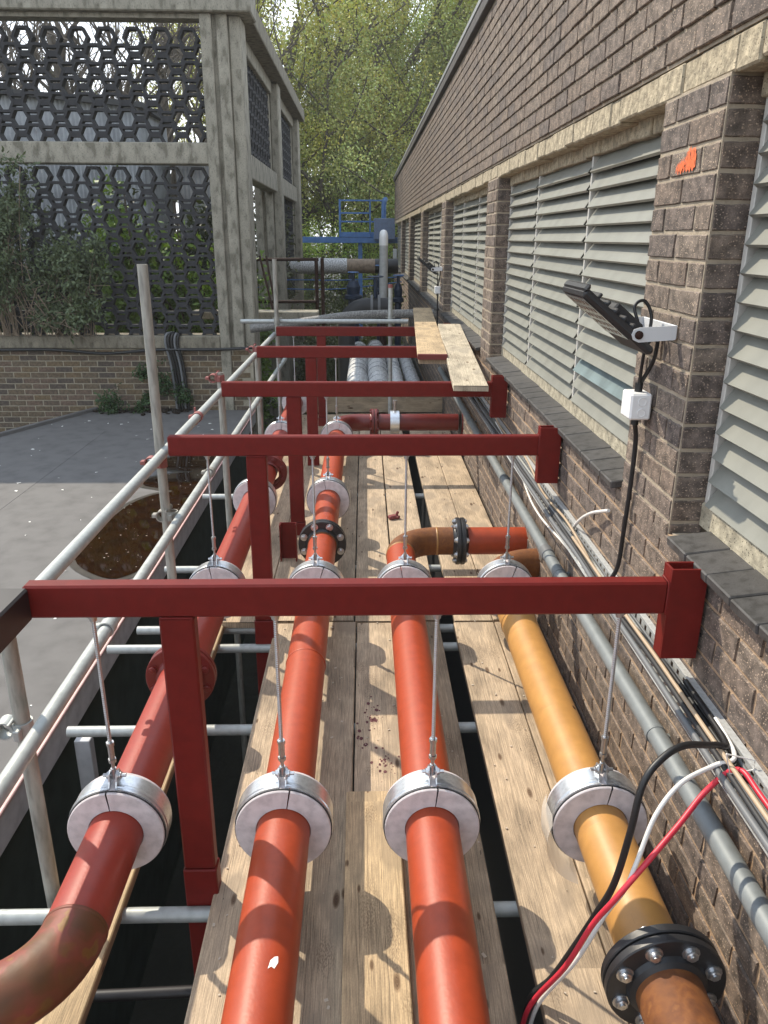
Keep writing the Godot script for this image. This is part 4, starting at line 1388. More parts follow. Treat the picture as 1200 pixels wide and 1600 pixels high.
func wall_services() -> void:
	# galvanised pipe along the wall
	var t := thing("wall_conduit", "grey galvanised conduit pipe running along the brick wall", "conduit", Vector3(0.93, 0.505, 0))
	var b := MB.new()
	b.tube([Vector3(0, 0.02, 0.6), Vector3(0, 0.022, -1.9), Vector3(0, 0.0, -3.4), Vector3(0, 0.0, -9.5)], 0.030, 20)
	part("conduit_tube", b, M.conduit, t)
	for z in [-2.07, -3.35, -4.9, -6.6, -8.2]:
		b = MB.new()
		b.lathe([Vector2(0.030, -0.010), Vector2(0.0335, -0.010), Vector2(0.0335, 0.010), Vector2(0.030, 0.010)], 18, Transform3D(ZAXIS, Vector3(0, 0.0 if z < -3 else 0.018, z)))
		b.box(Vector3(0.028, -0.012, z - 0.010), Vector3(0.050, 0.012, z + 0.010), 0.002)
		part("saddle_clip", b, M.conduit, t)
	b = MB.new()
	b.lathe([Vector2(0.0303, -0.04), Vector2(0.035, -0.036), Vector2(0.035, 0.036), Vector2(0.0303, 0.04)], 18, Transform3D(ZAXIS, Vector3(0, 0, -3.62)))
	part("sleeve", b, M.cable_grey, t)
	# perforated cable tray
	t = thing("cable_tray", "perforated galvanised cable tray fixed along the brick wall", "cable tray", Vector3(0.905, 0.742, 0))
	b = MB.new()
	var x0 := 0.052
	b.box(Vector3(x0, 0.000, -9.3), Vector3(x0 + 0.0015, 0.006, 0.5), 0.0)
	b.box(Vector3(x0, 0.036, -9.3), Vector3(x0 + 0.0015, 0.047, 0.5), 0.0)
	b.box(Vector3(x0 - 0.004, 0.047, -9.3), Vector3(x0 + 0.004, 0.051, 0.5), 0.0)
	b.box(Vector3(x0 + 0.004, 0.046, -9.3), Vector3(x0 + 0.020, 0.048, 0.5), 0.0)
	var z := 0.45
	while z > -9.3:
		b.box(Vector3(x0, 0.006, z - 0.030), Vector3(x0 + 0.0015, 0.036, z), 0.0)
		z -= 0.048
	part("side_flange", b, M.tray, t)
	b = MB.new()
	b.box(Vector3(-0.022, -0.001, -9.3), Vector3(-0.012, 0.001, 0.5), 0.0)
	b.box(Vector3(0.042, -0.001, -9.3), Vector3(x0, 0.001, 0.5), 0.0)
	z = 0.45
	while z > -9.3:
		b.box(Vector3(-0.012, -0.001, z - 0.034), Vector3(0.042, 0.001, z), 0.0)
		z -= 0.055
	part("tray_floor", b, M.tray, t)
	for zb in [-1.62, -2.66, -4.2, -5.9, -7.6]:
		b = MB.new()
		for q in [[0.062, 0.098, 0.0, 0.003], [0.062, 0.098, 0.045, 0.048]]:
			b.box(Vector3(0.055, -0.03, zb - q[3] + 0.02), Vector3(0.080, 0.032, zb - q[2] + 0.02), 0.0)
		b.box(Vector3(0.055, -0.03, zb - 0.028), Vector3(0.058, 0.032, zb + 0.02), 0.0)
		b.box(Vector3(0.055, -0.033, zb - 0.028), Vector3(0.080, -0.030, zb + 0.02), 0.0)
		part("support_arm", b, M.cable_grey, t)
	var mats := [M.cable_grey, M.black_matt, M.cable_grey, M.cable_grey, M.black, M.cable_grey]
	var says := ["thick grey cable lying lowest in the wall cable tray", "black cable beside the thick grey one in the tray", "thin grey cable in the tray touching its flange", "grey cable tied loosely outside the tray", "black cable sagging below the tray onto the brick", "slim grey cable lying over the others in the tray"]
	for k in 6:
		var pts := []
		z = 0.4
		while z > -9.3:
			pts.append(Vector3(0.893 + 0.011 * k + rng.randf_range(-0.006, 0.006), 0.754 + 0.010 * (k % 3) + rng.randf_range(-0.007, 0.006) - (0.04 if k == 4 and z < -2.2 else 0.0), z))
			z -= 0.42
		cable("tray_cable", pts, [0.010, 0.0085, 0.006, 0.011, 0.008, 0.005][k], mats[k], says[k])
	var pts2 := []
	z = 0.4
	while z > -3.2:
		pts2.append(Vector3(0.90 + rng.randf_range(-0.004, 0.004), 0.795 + rng.randf_range(-0.004, 0.004), z))
		z -= 0.35
	cable("tray_cable", pts2, 0.0065, M.cable_beige, "beige cable lying on top of the cable tray")
	cable("tray_cable", [Vector3(0.92, 0.78, -2.9), Vector3(0.925, 0.80, -3.3), Vector3(0.93, 0.77, -3.8), Vector3(0.95, 0.80, -4.4), Vector3(0.94, 0.79, -5.2), Vector3(0.95, 0.85, -5.8)], 0.006, M.cable_beige, "pale cream cable looping off the tray under the sill")
	cable("tray_cable", [Vector3(0.90, 0.77, -2.6), Vector3(0.90, 0.72, -3.2), Vector3(0.91, 0.66, -3.9), Vector3(0.93, 0.74, -4.6), Vector3(0.94, 0.78, -5.4)], 0.0055, M.cable_white, "thin white cable drooping beneath the tray against the brick")
	cable("loose_cable", [Vector3(0.965, 1.006, -2.853), Vector3(0.945, 0.938, -3.012), Vector3(0.945, 0.838, -3.182), Vector3(0.945, 0.738, -3.282), Vector3(0.945, 0.67, -3.294)], 0.007, M.cable_white, "stiff cream cable end curving up from the tray to the brick")
	# three cables looping out to the deck
	cable("loose_cable", [Vector3(0.945, 0.79, -1.95), Vector3(0.93, 0.797, -1.66), Vector3(0.884, 0.812, -1.62), Vector3(0.788, 0.841, -1.58), Vector3(0.723, 0.827, -1.55), Vector3(0.671, 0.776, -1.52), Vector3(0.648, 0.65, -1.50), Vector3(0.625, 0.489, -1.50), Vector3(0.595, 0.363, -1.52), Vector3(0.546, 0.207, -1.54), Vector3(0.508, 0.09, -1.56), Vector3(0.459, 0.0, -1.571), Vector3(0.44, -0.2, -1.58)], 0.009, M.black, "black cable looping from the tray down to the walkway gap", "cables looping down to the walkway")
	cable("loose_cable", [Vector3(0.945, 0.80, -1.75), Vector3(0.93, 0.793, -1.60), Vector3(0.882, 0.765, -1.60), Vector3(0.785, 0.745, -1.56), Vector3(0.714, 0.682, -1.52), Vector3(0.665, 0.57, -1.48), Vector3(0.645, 0.488, -1.48), Vector3(0.612, 0.384, -1.50), Vector3(0.555, 0.207, -1.515), Vector3(0.475, 0.0, -1.55), Vector3(0.455, -0.2, -1.56)], 0.006, M.cable_white, "white cable looping from the tray down to the walkway gap", "cables looping down to the walkway")
	cable("loose_cable", [Vector3(0.945, 0.76, -1.20), Vector3(0.93, 0.786, -1.458), Vector3(0.915, 0.791, -1.55), Vector3(0.865, 0.708, -1.58), Vector3(0.781, 0.643, -1.53), Vector3(0.695, 0.58, -1.48), Vector3(0.616, 0.479, -1.46), Vector3(0.575, 0.374, -1.48), Vector3(0.524, 0.207, -1.50), Vector3(0.450, 0.0, -1.545), Vector3(0.43, -0.2, -1.55)], 0.0072, M.cable_red, "red cable looping from the tray down to the walkway gap", "cables looping down to the walkway")
	b = MB.new()
	b.tube([Vector3(0.885, 0.83, -1.56), Vector3(0.90, 0.775, -1.555), Vector3(0.955, 0.79, -1.55), Vector3(0.96, 0.81, -1.56), Vector3(0.885, 0.83, -1.56)], 0.002, 6)
	put("cable_tie", b, M.cable_white, "white cable tie binding the loops to the tray", "cable tie")
	floodlight(Vector3(0.977, 1.745, -2.43), 1.0, "large black LED floodlight on grey bracket at the paint marked pier", "white plastic junction box below the large floodlight", "black cable running down the brick pier from the white box")
	floodlight(Vector3(0.977, 1.66, -10.05), 1.0, "distant black floodlight on a pier beyond the louvred windows", "small white junction box below the distant floodlight", "cable dropping from the distant floodlight's junction box")

func floodlight(at: Vector3, k: float, l1: String, l2: String, l3: String) -> void:
	var t := thing("floodlight", l1, "floodlight", at, "floodlights on the piers")
	var b := MB.new()
	b.box(Vector3(-0.006, -0.022, -0.30), Vector3(0.0, 0.022, 0.0), 0.002)
	part("bracket_plate", b, M.lamp_bracket, t)
	for z in [-0.002, -0.296]:
		b = MB.new()
		b.prism(PackedVector2Array([Vector2(-0.004, 0.022), Vector2(-0.004, -0.022), Vector2(-0.118, -0.030), Vector2(-0.136, -0.022), Vector2(-0.142, -0.006), Vector2(-0.136, 0.010), Vector2(-0.118, 0.016)]), z - 0.002, z + 0.002)
		part("bracket_arm", b, M.lamp_bracket, t)
	b = MB.new()
	b.hexbolt(Vector3(-0.120, -0.007, 0.001), Vector3.BACK, 0.010, 0.008)
	part("pivot_bolt", b, M.brown, t)
	# head, hung between the arms; u runs up the panel, nrm is where it shines
	var u := Vector3(-0.78, 0.63, 0).normalized()
	var nrm := Vector3(-0.63, -0.78, 0).normalized()
	var xf := Transform3D(Basis(u, nrm, u.cross(nrm)), Vector3(-0.120, -0.007, -0.149))
	b = MB.new()
	b.box(Vector3(-0.080, -0.004, -0.138), Vector3(0.222, 0.024, 0.138), 0.010, xf)
	part("head", b, M.black_matt, t)
	b = MB.new()
	b.box(Vector3(0.212, -0.016, -0.125), Vector3(0.228, 0.012, 0.139), 0.007, xf)
	part("end_trim", b, M.black, t)
	b = MB.new()
	b.box(Vector3(0.005, 0.0245, -0.122), Vector3(0.205, 0.0275, 0.122), 0.001, xf)
	part("lens", b, M.lamp_glass, t)
	b = MB.new()
	for i in 5:
		for j in 5:
			b.box(Vector3(0.022 + 0.037 * i, 0.0276, -0.10 + 0.042 * j), Vector3(0.040 + 0.037 * i, 0.0286, -0.078 + 0.042 * j), 0.0, xf)
	part("led_array", b, M.led, t)
	b = MB.new()
	for i in 7:
		b.box(Vector3(-0.06 + 0.037 * i, -0.022, -0.115), Vector3(-0.049 + 0.037 * i, -0.004, 0.115), 0.003, xf)
	b.box(Vector3(-0.03, -0.045, -0.05), Vector3(0.09, -0.004, 0.05), 0.006, xf)
	part("cooling_fin", b, M.black_matt, t)
	var j := thing("junction_box", l2, "junction box", at + Vector3(-0.038, -0.262, -0.175), "junction boxes below the floodlights")
	b = MB.new()
	b.box(Vector3(-0.038, -0.045, -0.050), Vector3(0.034, 0.045, 0.050), 0.006)
	part("box_body", b, M.white_plastic, j)
	b = MB.new()
	for yy in [-0.019, 0.019]:
		b.lathe([Vector2(0.015, 0.0), Vector2(0.0135, 0.0025), Vector2(0.0125, 0.0008), Vector2(0.0, 0.0008)], 18, Transform3D(ZAXIS, Vector3(0.0, yy, 0.0502)))
	part("knockout", b, M.white_plastic, j)
	b = MB.new()
	b.tube([Vector3(0, 0.045, 0), Vector3(0, 0.075, 0)], 0.014, 8)
	part("gland", b, M.black, j)
	b = MB.new()
	b.tube([Vector3(0, -0.045, 0), Vector3(0, -0.070, 0)], 0.014, 8)
	part("gland", b, M.black, j)
	b = MB.new()
	b.tube(curve([at + Vector3(-0.085, 0.02, -0.12), at + Vector3(-0.095, 0.07, -0.14), at + Vector3(-0.06, 0.085, -0.15), at + Vector3(-0.035, 0.03, -0.14), at + Vector3(-0.05, -0.08, -0.13), at + Vector3(-0.04, -0.19, -0.17)]), 0.0055, 8)
	b.tube(curve([at + Vector3(-0.02, -0.02, -0.10), at + Vector3(-0.018, -0.1, -0.12), at + Vector3(-0.034, -0.19, -0.175)]), 0.007, 8)
	put("lamp_flex", b, M.black, l1.replace("LED ", "").replace("large black floodlight", "black flex of the large floodlight").replace("distant black floodlight", "black flex of the distant floodlight").replace(" on grey bracket", ""), "cable", "floodlight flexes")
	if at.z > -5:
		cable("wall_cable", [at + Vector3(-0.036, -0.33, -0.178), at + Vector3(-0.018, -0.40, -0.20), at + Vector3(-0.014, -0.56, -0.21), at + Vector3(-0.014, -0.75, -0.225), at + Vector3(-0.016, -0.90, -0.24), at + Vector3(-0.04, -0.98, -0.26)], 0.0085, M.black, l3)
	else:
		cable("wall_cable", [at + Vector3(-0.036, -0.33, -0.178), at + Vector3(-0.03, -0.6, -0.2), at + Vector3(-0.03, -0.8, -0.25)], 0.01, M.black, l3)

# ------------------------------------------------------------------ yard beyond the deck
func yard() -> void:
	var says := ["wide silver lagged pipe nearest the red posts", "silver lagged pipe with a crumpled foil dent", "slim silver lagged pipe behind the red topped upright", "grey lagged pipe next to the brick wall"]
	var xs := [-0.10, 0.19, 0.44, 0.66]
	for i in 4:
		var t := thing("lagged_pipe", says[i], "pipe", Vector3(xs[i], 0.16, 0), "silver lagged pipes beyond the walkway")
		var r: float = [0.135, 0.140, 0.088, 0.088][i]
		var zz := -9.42
		var k := 0
		while zz > -13.6:
			var w := rng.randf_range(0.28, 0.5)
			var b := MB.new()
			var prof := []
			for s in 7:
				prof.append(Vector2(r + 0.006 * sin(s * 2.1 + k) + (0.004 if s == 0 else 0.0), w * s / 6.0))
			b.lathe(prof, 28, Transform3D(ZAXIS, Vector3(rng.randf_range(-0.008, 0.008), rng.randf_range(-0.006, 0.006), zz - w)), 0.0, TAU, true)
			part("lagging", b, M.silver if i < 3 else M.silver_dull, t)
			b = MB.new()
			b.lathe([Vector2(r, -0.012), Vector2(r + 0.010, -0.010), Vector2(r + 0.010, 0.010), Vector2(r, 0.012)], 28, Transform3D(ZAXIS, Vector3(0, 0, zz - w)))
			part("strap", b, M.silver_dull, t)
			zz -= w
			k += 1
	# mesh wrapped hose crossing behind the last frame
	var b := MB.new()
	b.tube(curve([Vector3(-1.55, 0.85, -10.75), Vector3(-0.9, 0.93, -10.75), Vector3(-0.2, 1.02, -10.78), Vector3(0.4, 1.045, -10.8), Vector3(1.0, 1.05, -10.8)], 6), 0.058, 18)
	put("lagged_hose", b, M.mesh_lag, "grey mesh wrapped pipe crossing behind the last red frame", "pipe")
	# pale vent stack
	var t := thing("vent_pipe", "tall pale grey vent pipe with white elbow and collar", "pipe", Vector3(0.335, 0, -14.0))
	b = MB.new()
	b.tube([Vector3(0, -2.5, 0), Vector3(0, 0.80, 0)], 0.062, 16)
	part("lower_tube", b, M.brown, t)
	b = MB.new()
	b.tube([Vector3(0, 0.80, 0), Vector3(0, 1.98, 0)], 0.073, 18)
	part("tube", b, M.pvc, t)
	b = MB.new()
	b.tube([Vector3(0, 0.72, 0), Vector3(0, 0.93, 0)], 0.085, 18)
	b.tube([Vector3(0, 1.90, 0), Vector3(0, 2.02, 0.0), Vector3(0, 2.07, -0.03), Vector3(0, 2.09, -0.10)], [0.076, 0.076, 0.074, 0.070], 18)
	part("elbow", b, M.white_plastic, t)
	# black bend and valves
	t = thing("pipe_bend", "thick black insulated pipe bend in the yard behind the lagged pipes", "pipe", Vector3(-0.38, 0, 0))
	b = MB.new()
	var arcp := arc(Vector3(0.42, 0.62, -13.0), Vector3.LEFT, Vector3.UP, 0.34, 10)
	arcp.insert(0, Vector3(0.08, -0.6, -13.0))
	arcp.append(Vector3(0.78, 0.96, -13.0))
	b.tube(arcp, 0.14, 20)
	part("bend", b, M.black_matt, t)
	for x in [0.50, 0.62]:
		b = MB.new()
		b.lathe([Vector2(0.14, -0.02), Vector2(0.19, -0.02), Vector2(0.19, 0.02), Vector2(0.14, 0.02)], 20, Transform3D(XAXIS, Vector3(x, 0.96, -13.0)))
		part("flange", b, M.cable_grey, t)
	b = MB.new()
	b.tube([Vector3(0.56, 1.1, -13.0), Vector3(0.56, 1.45, -13.0)], 0.03, 10)
	b.lathe([Vector2(0.12, 0), Vector2(0.14, 0.012), Vector2(0.12, 0.024), Vector2(0.10, 0.012), Vector2(0.12, 0)], 20, Transform3D(Basis(), Vector3(0.56, 1.42, -13.0)))
	part("valve_wheel", b, M.blue_dark, t)
	for e in [[-0.20, "blue flanged valve body standing behind the lagged pipes", 1.30, 0.16], [0.30, "dark blue valve with handwheel beside the vent pipe", 1.42, 0.12], [0.62, "small dark valve tucked between vent pipe and brick wall", 1.25, 0.10]]:
		t = thing("pump_valve", e[1], "valve", Vector3(e[0], 0, -14.6), "valves in the yard")
		b = MB.new()
		b.lathe([Vector2(0, -2.5), Vector2(e[3] * 0.6, -2.5), Vector2(e[3] * 0.6, e[2] - 0.35), Vector2(e[3], e[2] - 0.33), Vector2(e[3], e[2] - 0.27), Vector2(e[3] * 0.7, e[2] - 0.25), Vector2(e[3] * 0.8, e[2] - 0.12), Vector2(e[3] * 0.5, e[2] - 0.02), Vector2(0.03, e[2]), Vector2(0.03, e[2] + 0.14)], 18, Transform3D())
		part("body", b, M.blue_dark, t)
		b = MB.new()
		b.lathe([Vector2(0.09, 0), Vector2(0.11, 0.012), Vector2(0.09, 0.024), Vector2(0.07, 0.012), Vector2(0.09, 0)], 18, Transform3D(Basis(), Vector3(0, e[2] + 0.12, 0)))
		for a in 3:
			b.tube([Vector3(cos(a * 1.05), 0, sin(a * 1.05)) * 0.085 + Vector3(0, e[2] + 0.13, 0), Vector3(cos(a * 1.05), 0, sin(a * 1.05)) * -0.085 + Vector3(0, e[2] + 0.13, 0)], 0.008, 6)
		part("handwheel", b, M.blue, t)
	# rusty hand rail
	t = thing("hand_rail", "rusty brown tube hand rail in front of the concrete columns", "railing", Vector3(0, 0, -13.5))
	for y in [1.68, 1.0]:
		b = MB.new()
		b.tube([Vector3(-2.3, y - 0.01, 0), Vector3(-0.76, y, 0)], 0.026, 12)
		part("rail", b, M.brown, t)
	for x in [-0.80, -0.70]:
		b = MB.new()
		b.tube([Vector3(x, -1.0, 0), Vector3(x, 1.70, 0)], 0.03, 12)
		part("post", b, M.brown, t)
	b = MB.new()
	b.box(Vector3(-2.6, 0.86, -12.3), Vector3(-0.70, 0.97, -11.9), 0.01)
	put("kerb_plank", b, M.concrete, "pale concrete kerb below the rusty hand rail", "kerb")
	for e in [[-1.62, -1.40], [-1.52, -1.36]]:
		b = MB.new()
		b.tube([Vector3(e[0], 1.75, -12.6), Vector3(e[1], 0.9, -12.3)], 0.016, 8)
		put("leaning_rod", b, M.brown, ("longer" if e[0] < -1.6 else "shorter") + " thin rusty rod leaning on the hand rail", "rod", "rods leaning on the hand rail")
	# big horizontal pipe
	t = thing("overhead_pipe", "large horizontal pipe, silver clad then rusty, across the yard", "pipe", Vector3(0, 1.43, -18.0))
	b = MB.new()
	b.tube([Vector3(-4.0, 0, 0), Vector3(-0.38, 0, 0)], 0.165, 24)
	part("cladding", b, M.silver, t)
	b = MB.new()
	b.tube([Vector3(-0.40, 0, 0), Vector3(0.24, 0, 0)], 0.155, 24)
	part("bare_pipe", b, M.wood_tan, t)
	b = MB.new()
	b.tube([Vector3(0.24, 0, 0), Vector3(0.75, 0, 0)], 0.16, 24)
	part("black_sleeve", b, M.black, t)
	b = MB.new()
	for x in [-1.9, -0.3]:
		b.box(Vector3(x - 0.05, -4.4, -0.05), Vector3(x + 0.05, -0.16, 0.05), 0.004)
	part("stanchion", b, M.blue_dark, t)
	for e in [[1.16, 0.02, "thin blue pipe strung under the large horizontal pipe"], [1.06, -0.16, "sagging pale blue cable below the large horizontal pipe"]]:
		b = MB.new()
		b.tube(curve([Vector3(-3.0, e[0], -17.2), Vector3(-1.5, e[0] + e[1] * 0.5, -17.2), Vector3(-0.4, e[0] + e[1] * 0.4, -17.2), Vector3(0.8, e[0] + 0.08, -17.2)]), 0.012, 8)
		put("blue_line", b, M.blue, e[2], "cable")
	# blue access platform
	t = thing("access_platform", "blue steel access platform with guard rails and control box", "platform", Vector3(0, 0, -26.8))
	b = MB.new()
	b.box(Vector3(-3.4, 1.86, -0.5), Vector3(1.2, 2.05, 0.0), 0.01)
	part("deck_beam", b, M.blue, t)
	for x in [-0.82, 0.17]:
		b = MB.new()
		b.box(Vector3(x, 2.05, -0.04), Vector3(x + (0.07 if x < 0 else 0.05), 3.20, 0.04), 0.006)
		part("post", b, M.blue, t)
	for q in [[3.16, 0.62], [2.78, 0.20], [2.52, 0.62]]:
		b = MB.new()
		b.box(Vector3(-0.82, q[0] - 0.025, -0.03), Vector3(q[1], q[0] + 0.025, 0.03), 0.006)
		part("rail", b, M.blue, t)
	b = MB.new()
	b.box(Vector3(-0.80, 2.05, -0.02), Vector3(0.32, 2.20, 0.02), 0.004)
	part("toe_plate", b, M.blue, t)
	b = MB.new()
	b.box(Vector3(0.32, 1.98, 0.02), Vector3(1.0, 2.62, 0.4), 0.01)
	part("control_box", b, M.grey_box, t)
	b = MB.new()
	b.tube(curve([Vector3(0.64, 2.6, 0.1), Vector3(0.64, 3.0, 0.1), Vector3(0.66, 3.16, 0.05), Vector3(0.70, 3.2, -0.2)]), 0.08, 14)
	part("vent_hook", b, M.blue, t)
	for x in [-0.2]:
		b = MB.new()
		b.box(Vector3(x, -3.0, -0.3), Vector3(x + 0.14, 1.86, -0.16), 0.006)
		part("leg", b, M.blue, t)
	# black service cable and pipe bundle on the brick base
	b = MB.new()
	b.tube(curve([Vector3(-6.0, 0.52, SZ + 0.06), Vector3(-4.4, 0.55, SZ + 0.06), Vector3(-3.6, 0.50, SZ + 0.06), Vector3(-2.9, 0.55, SZ + 0.07), Vector3(-2.0, 0.56, SZ + 0.08), Vector3(-1.3, 0.60, SZ + 0.1), Vector3(-0.7, 0.60, SZ + 0.1), Vector3(0.9, 0.60, SZ + 0.1)]), 0.02, 8)
	put("service_cable", b, M.black, "black service cable draped along the old brick base wall", "cable")
	var gs := ["black conduit outermost in the bundle down the brick base", "second black conduit in the bundle down the brick base", "middle black conduit in the bundle down the brick base", "grey conduit in the bundle down the brick base", "slim dark conduit at the column side of the bundle"]
	for k in 5:
		var x := -2.74 + 0.042 * k
		b = MB.new()
		b.tube(curve([Vector3(x + 0.10 - 0.02 * k, 0.77 - 0.01 * k, SZ - 0.05), Vector3(x + 0.02, 0.76, SZ + 0.05), Vector3(x, 0.62, SZ + 0.07), Vector3(x + 0.05, 0.3, SZ + 0.05), Vector3(x + 0.08, -0.30, SZ + 0.05)]), 0.018, 8)
		put("wall_pipe", b, M.cable_grey if k in [0, 3] else M.black, gs[k], "conduit", "conduits down the brick base")
	# bracket lamp by the far end of the brick building
	b = MB.new()
	b.box(Vector3(0.86, 1.35, -24.2), Vector3(0.97, 1.72, -24.0), 0.01)
	put("meter_box", b, M.pvc, "small grey box on the corner of the brick building", "box")
	# scrap on the boards
	b = MB.new()
	b.box(Vector3(-0.045, 0.0, -0.02), Vector3(0.02, 0.03, 0.03), 0.008, Transform3D(Basis(Vector3.UP, 0.5), Vector3.ZERO))
	b.box(Vector3(-0.01, 0.0, -0.03), Vector3(0.045, 0.02, 0.02), 0.006, Transform3D(Basis(Vector3(0.3, 1, 0.2).normalized(), -0.4), Vector3(0, 0.004, 0)))
	b.box(Vector3(0.0, 0.02, -0.012), Vector3(0.02, 0.065, 0.005), 0.005, Transform3D(Basis(Vector3.BACK, -0.4), Vector3.ZERO))
	put("scrap", b, M.debris, "crumpled red scrap lying on the sunlit boards", "scrap").position = Vector3(0.217, 0.002, -5.52)
	# pale boxes and old steel in the void under the boards
	t = thing("steel_trough", "bent grey sheet metal trough in the dark void below the boards", "trough", Vector3(-0.66, -1.35, -1.85))
	b = MB.new()
	b.box(Vector3(-0.14, 0.0, -0.5), Vector3(0.14, 0.01, 0.4), 0.0, Transform3D(Basis(Vector3(1, 0.3, 0.2).normalized(), 0.5), Vector3.ZERO))
	b.box(Vector3(0.13, 0.0, -0.5), Vector3(0.14, 0.12, 0.4), 0.0, Transform3D(Basis(Vector3(1, 0.3, 0.2).normalized(), 0.5), Vector3.ZERO))
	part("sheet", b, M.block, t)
	b = MB.new()
	b.box(Vector3(-0.3, 0.12, -0.05), Vector3(0.4, 0.17, 0.0), 0.003)
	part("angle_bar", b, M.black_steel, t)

# ------------------------------------------------------------------ plants
func leaf_mesh(n: int, l: float, w: float, spread: float, sd: int) -> ArrayMesh:
	var r := RandomNumberGenerator.new()
	r.seed = sd
	var b := MB.new()
	for i in n:
		var p := Vector3(r.randf_range(-1, 1), r.randf_range(-1, 1), r.randf_range(-1, 1)) * spread
		var d := Vector3(r.randf_range(-1, 1), r.randf_range(-0.9, 0.7), r.randf_range(-1, 1)).normalized()
		var s := d.cross(Vector3(r.randf_range(-1, 1), r.randf_range(0.2, 1), r.randf_range(-1, 1)).normalized()).normalized()
		var nn := d.cross(s).normalized()
		var g := r.randf_range(0.75, 1.15)
		b.col = Color(g, g, g * r.randf_range(0.8, 1.0))
		var ll := l * r.randf_range(0.7, 1.2)
		b.quad(p, p + d * ll * 0.5 + s * w * 0.5, p + d * ll, p + d * ll * 0.5 - s * w * 0.5, nn)
	return b.mesh()

func limb(b: MB, a: Vector3, d: Vector3, len: float, r: float, depth: int, tips: Array, rg: RandomNumberGenerator, up: float) -> void:
	var pts := [a]
	var rr := [r]
	var p := a
	var dd := d
	var n := 4
	for i in n:
		dd = (dd + Vector3(rg.randf_range(-0.22, 0.22), rg.randf_range(-0.10, 0.16) + up * 0.08, rg.randf_range(-0.22, 0.22))).normalized()
		p += dd * len / n
		pts.append(p)
		rr.append(r * lerpf(1.0, 0.55, float(i + 1) / n))
		if depth <= 2:
			tips.append(p)
	b.tube(pts, rr, 7 if depth > 1 else 5, false)
	if depth <= 0:
		tips.append(p)
		return
	var k := rg.randi_range(3, 4)
	for i in k:
		var ax := Vector3(rg.randf_range(-1, 1), rg.randf_range(-0.25, 0.75), rg.randf_range(-1, 1)).normalized()
		var nd := (dd * 0.55 + ax * 0.8).normalized()
		var at: Vector3 = pts[rg.randi_range(2, n)]
		limb(b, at, nd, len * rg.randf_range(0.55, 0.8), r * 0.5, depth - 1, tips, rg, up)

var leafs := []

func tree(at: Vector3, h: float, sd: int, leaves: int, tint: Color, label: String, size := 1.0, spread := 0.5) -> void:
	var rg := RandomNumberGenerator.new()
	rg.seed = sd
	var t := thing("tree", label, "tree", at, "trees behind the yard")
	var b := MB.new()
	var tips := []
	var th := h * rg.randf_range(0.34, 0.42)
	var path := []
	var rad := []
	for i in 6:
		path.append(Vector3(rg.randf_range(-0.12, 0.12) * i, th * 1.9 * i / 5.0, rg.randf_range(-0.12, 0.12) * i))
		rad.append(h * 0.021 * lerpf(1.25, 0.4, i / 5.0))
	b.tube(path, rad, 10, false)
	part("trunk", b, M.bark, t)
	b = MB.new()
	for i in 9:
		var f := rg.randf_range(0.30, 1.0)
		var a: Vector3 = path[int(f * 4.0)].lerp(path[int(f * 4.0) + 1], fmod(f * 4.0, 1.0))
		var ang := TAU * i / 9.0 + rg.randf_range(-0.4, 0.4)
		limb(b, a, Vector3(cos(ang), rg.randf_range(0.25, 1.1), sin(ang)).normalized(), h * rg.randf_range(0.20, 0.30), h * 0.0085, 3 if leaves == 0 else 2, tips, rg, 1.0)
	part("branches", b, M.bark, t)
	if leaves == 0:
		return
	var xfs := []
	var cols := []
	var clump := FastNoiseLite.new()
	clump.seed = sd
	clump.frequency = 0.35
	for i in leaves:
		var p: Vector3 = tips[rg.randi() % tips.size()]
		p += Vector3(rg.randfn(0, spread), rg.randfn(0, spread * 0.8), rg.randfn(0, spread))
		var s := rg.randf_range(0.7, 1.35) * size
		xfs.append(Transform3D(Basis.from_euler(Vector3(rg.randf() * TAU, rg.randf() * TAU, rg.randf() * TAU)).scaled(Vector3.ONE * s), p))
		var g := 1.0 + clump.get_noise_3dv(p) * 0.9 + rg.randf_range(-0.2, 0.2)
		var yl := rg.randf_range(-0.18, 0.16)
		cols.append(Color(tint.r * g * (1.0 + yl), tint.g * g, tint.b * g))
	copies("crown", leafs[sd % leafs.size()], M.leaf, xfs, cols, t)

func foliage_mass(called: String, lo: Vector3, hi: Vector3, n: int, tint: Color, mesh: Mesh, sd: int, size: float, parent: Node) -> void:
	var rg := RandomNumberGenerator.new()
	rg.seed = sd
	var f := FastNoiseLite.new()
	f.seed = sd
	f.frequency = 0.5
	var xfs := []
	var cols := []
	while xfs.size() < n:
		var p := Vector3(rg.randf_range(lo.x, hi.x), 0, rg.randf_range(lo.z, hi.z))
		var top := lerpf(lo.y, hi.y, 0.62 + 0.6 * f.get_noise_2d(p.x * 2.2, p.z * 2.2))
		p.y = rg.randf_range(lo.y, top)
		xfs.append(Transform3D(Basis.from_euler(Vector3(rg.randf() * TAU, rg.randf() * TAU, rg.randf() * TAU)).scaled(Vector3.ONE * size * rg.randf_range(0.7, 1.3)), p))
		var g := 1.0 + f.get_noise_3dv(p * 3.0) * 0.8 + rg.randf_range(-0.2, 0.2)
		cols.append(Color(tint.r * g, tint.g * g, tint.b * g))
	copies(called, mesh, M.leaf, xfs, cols, parent)

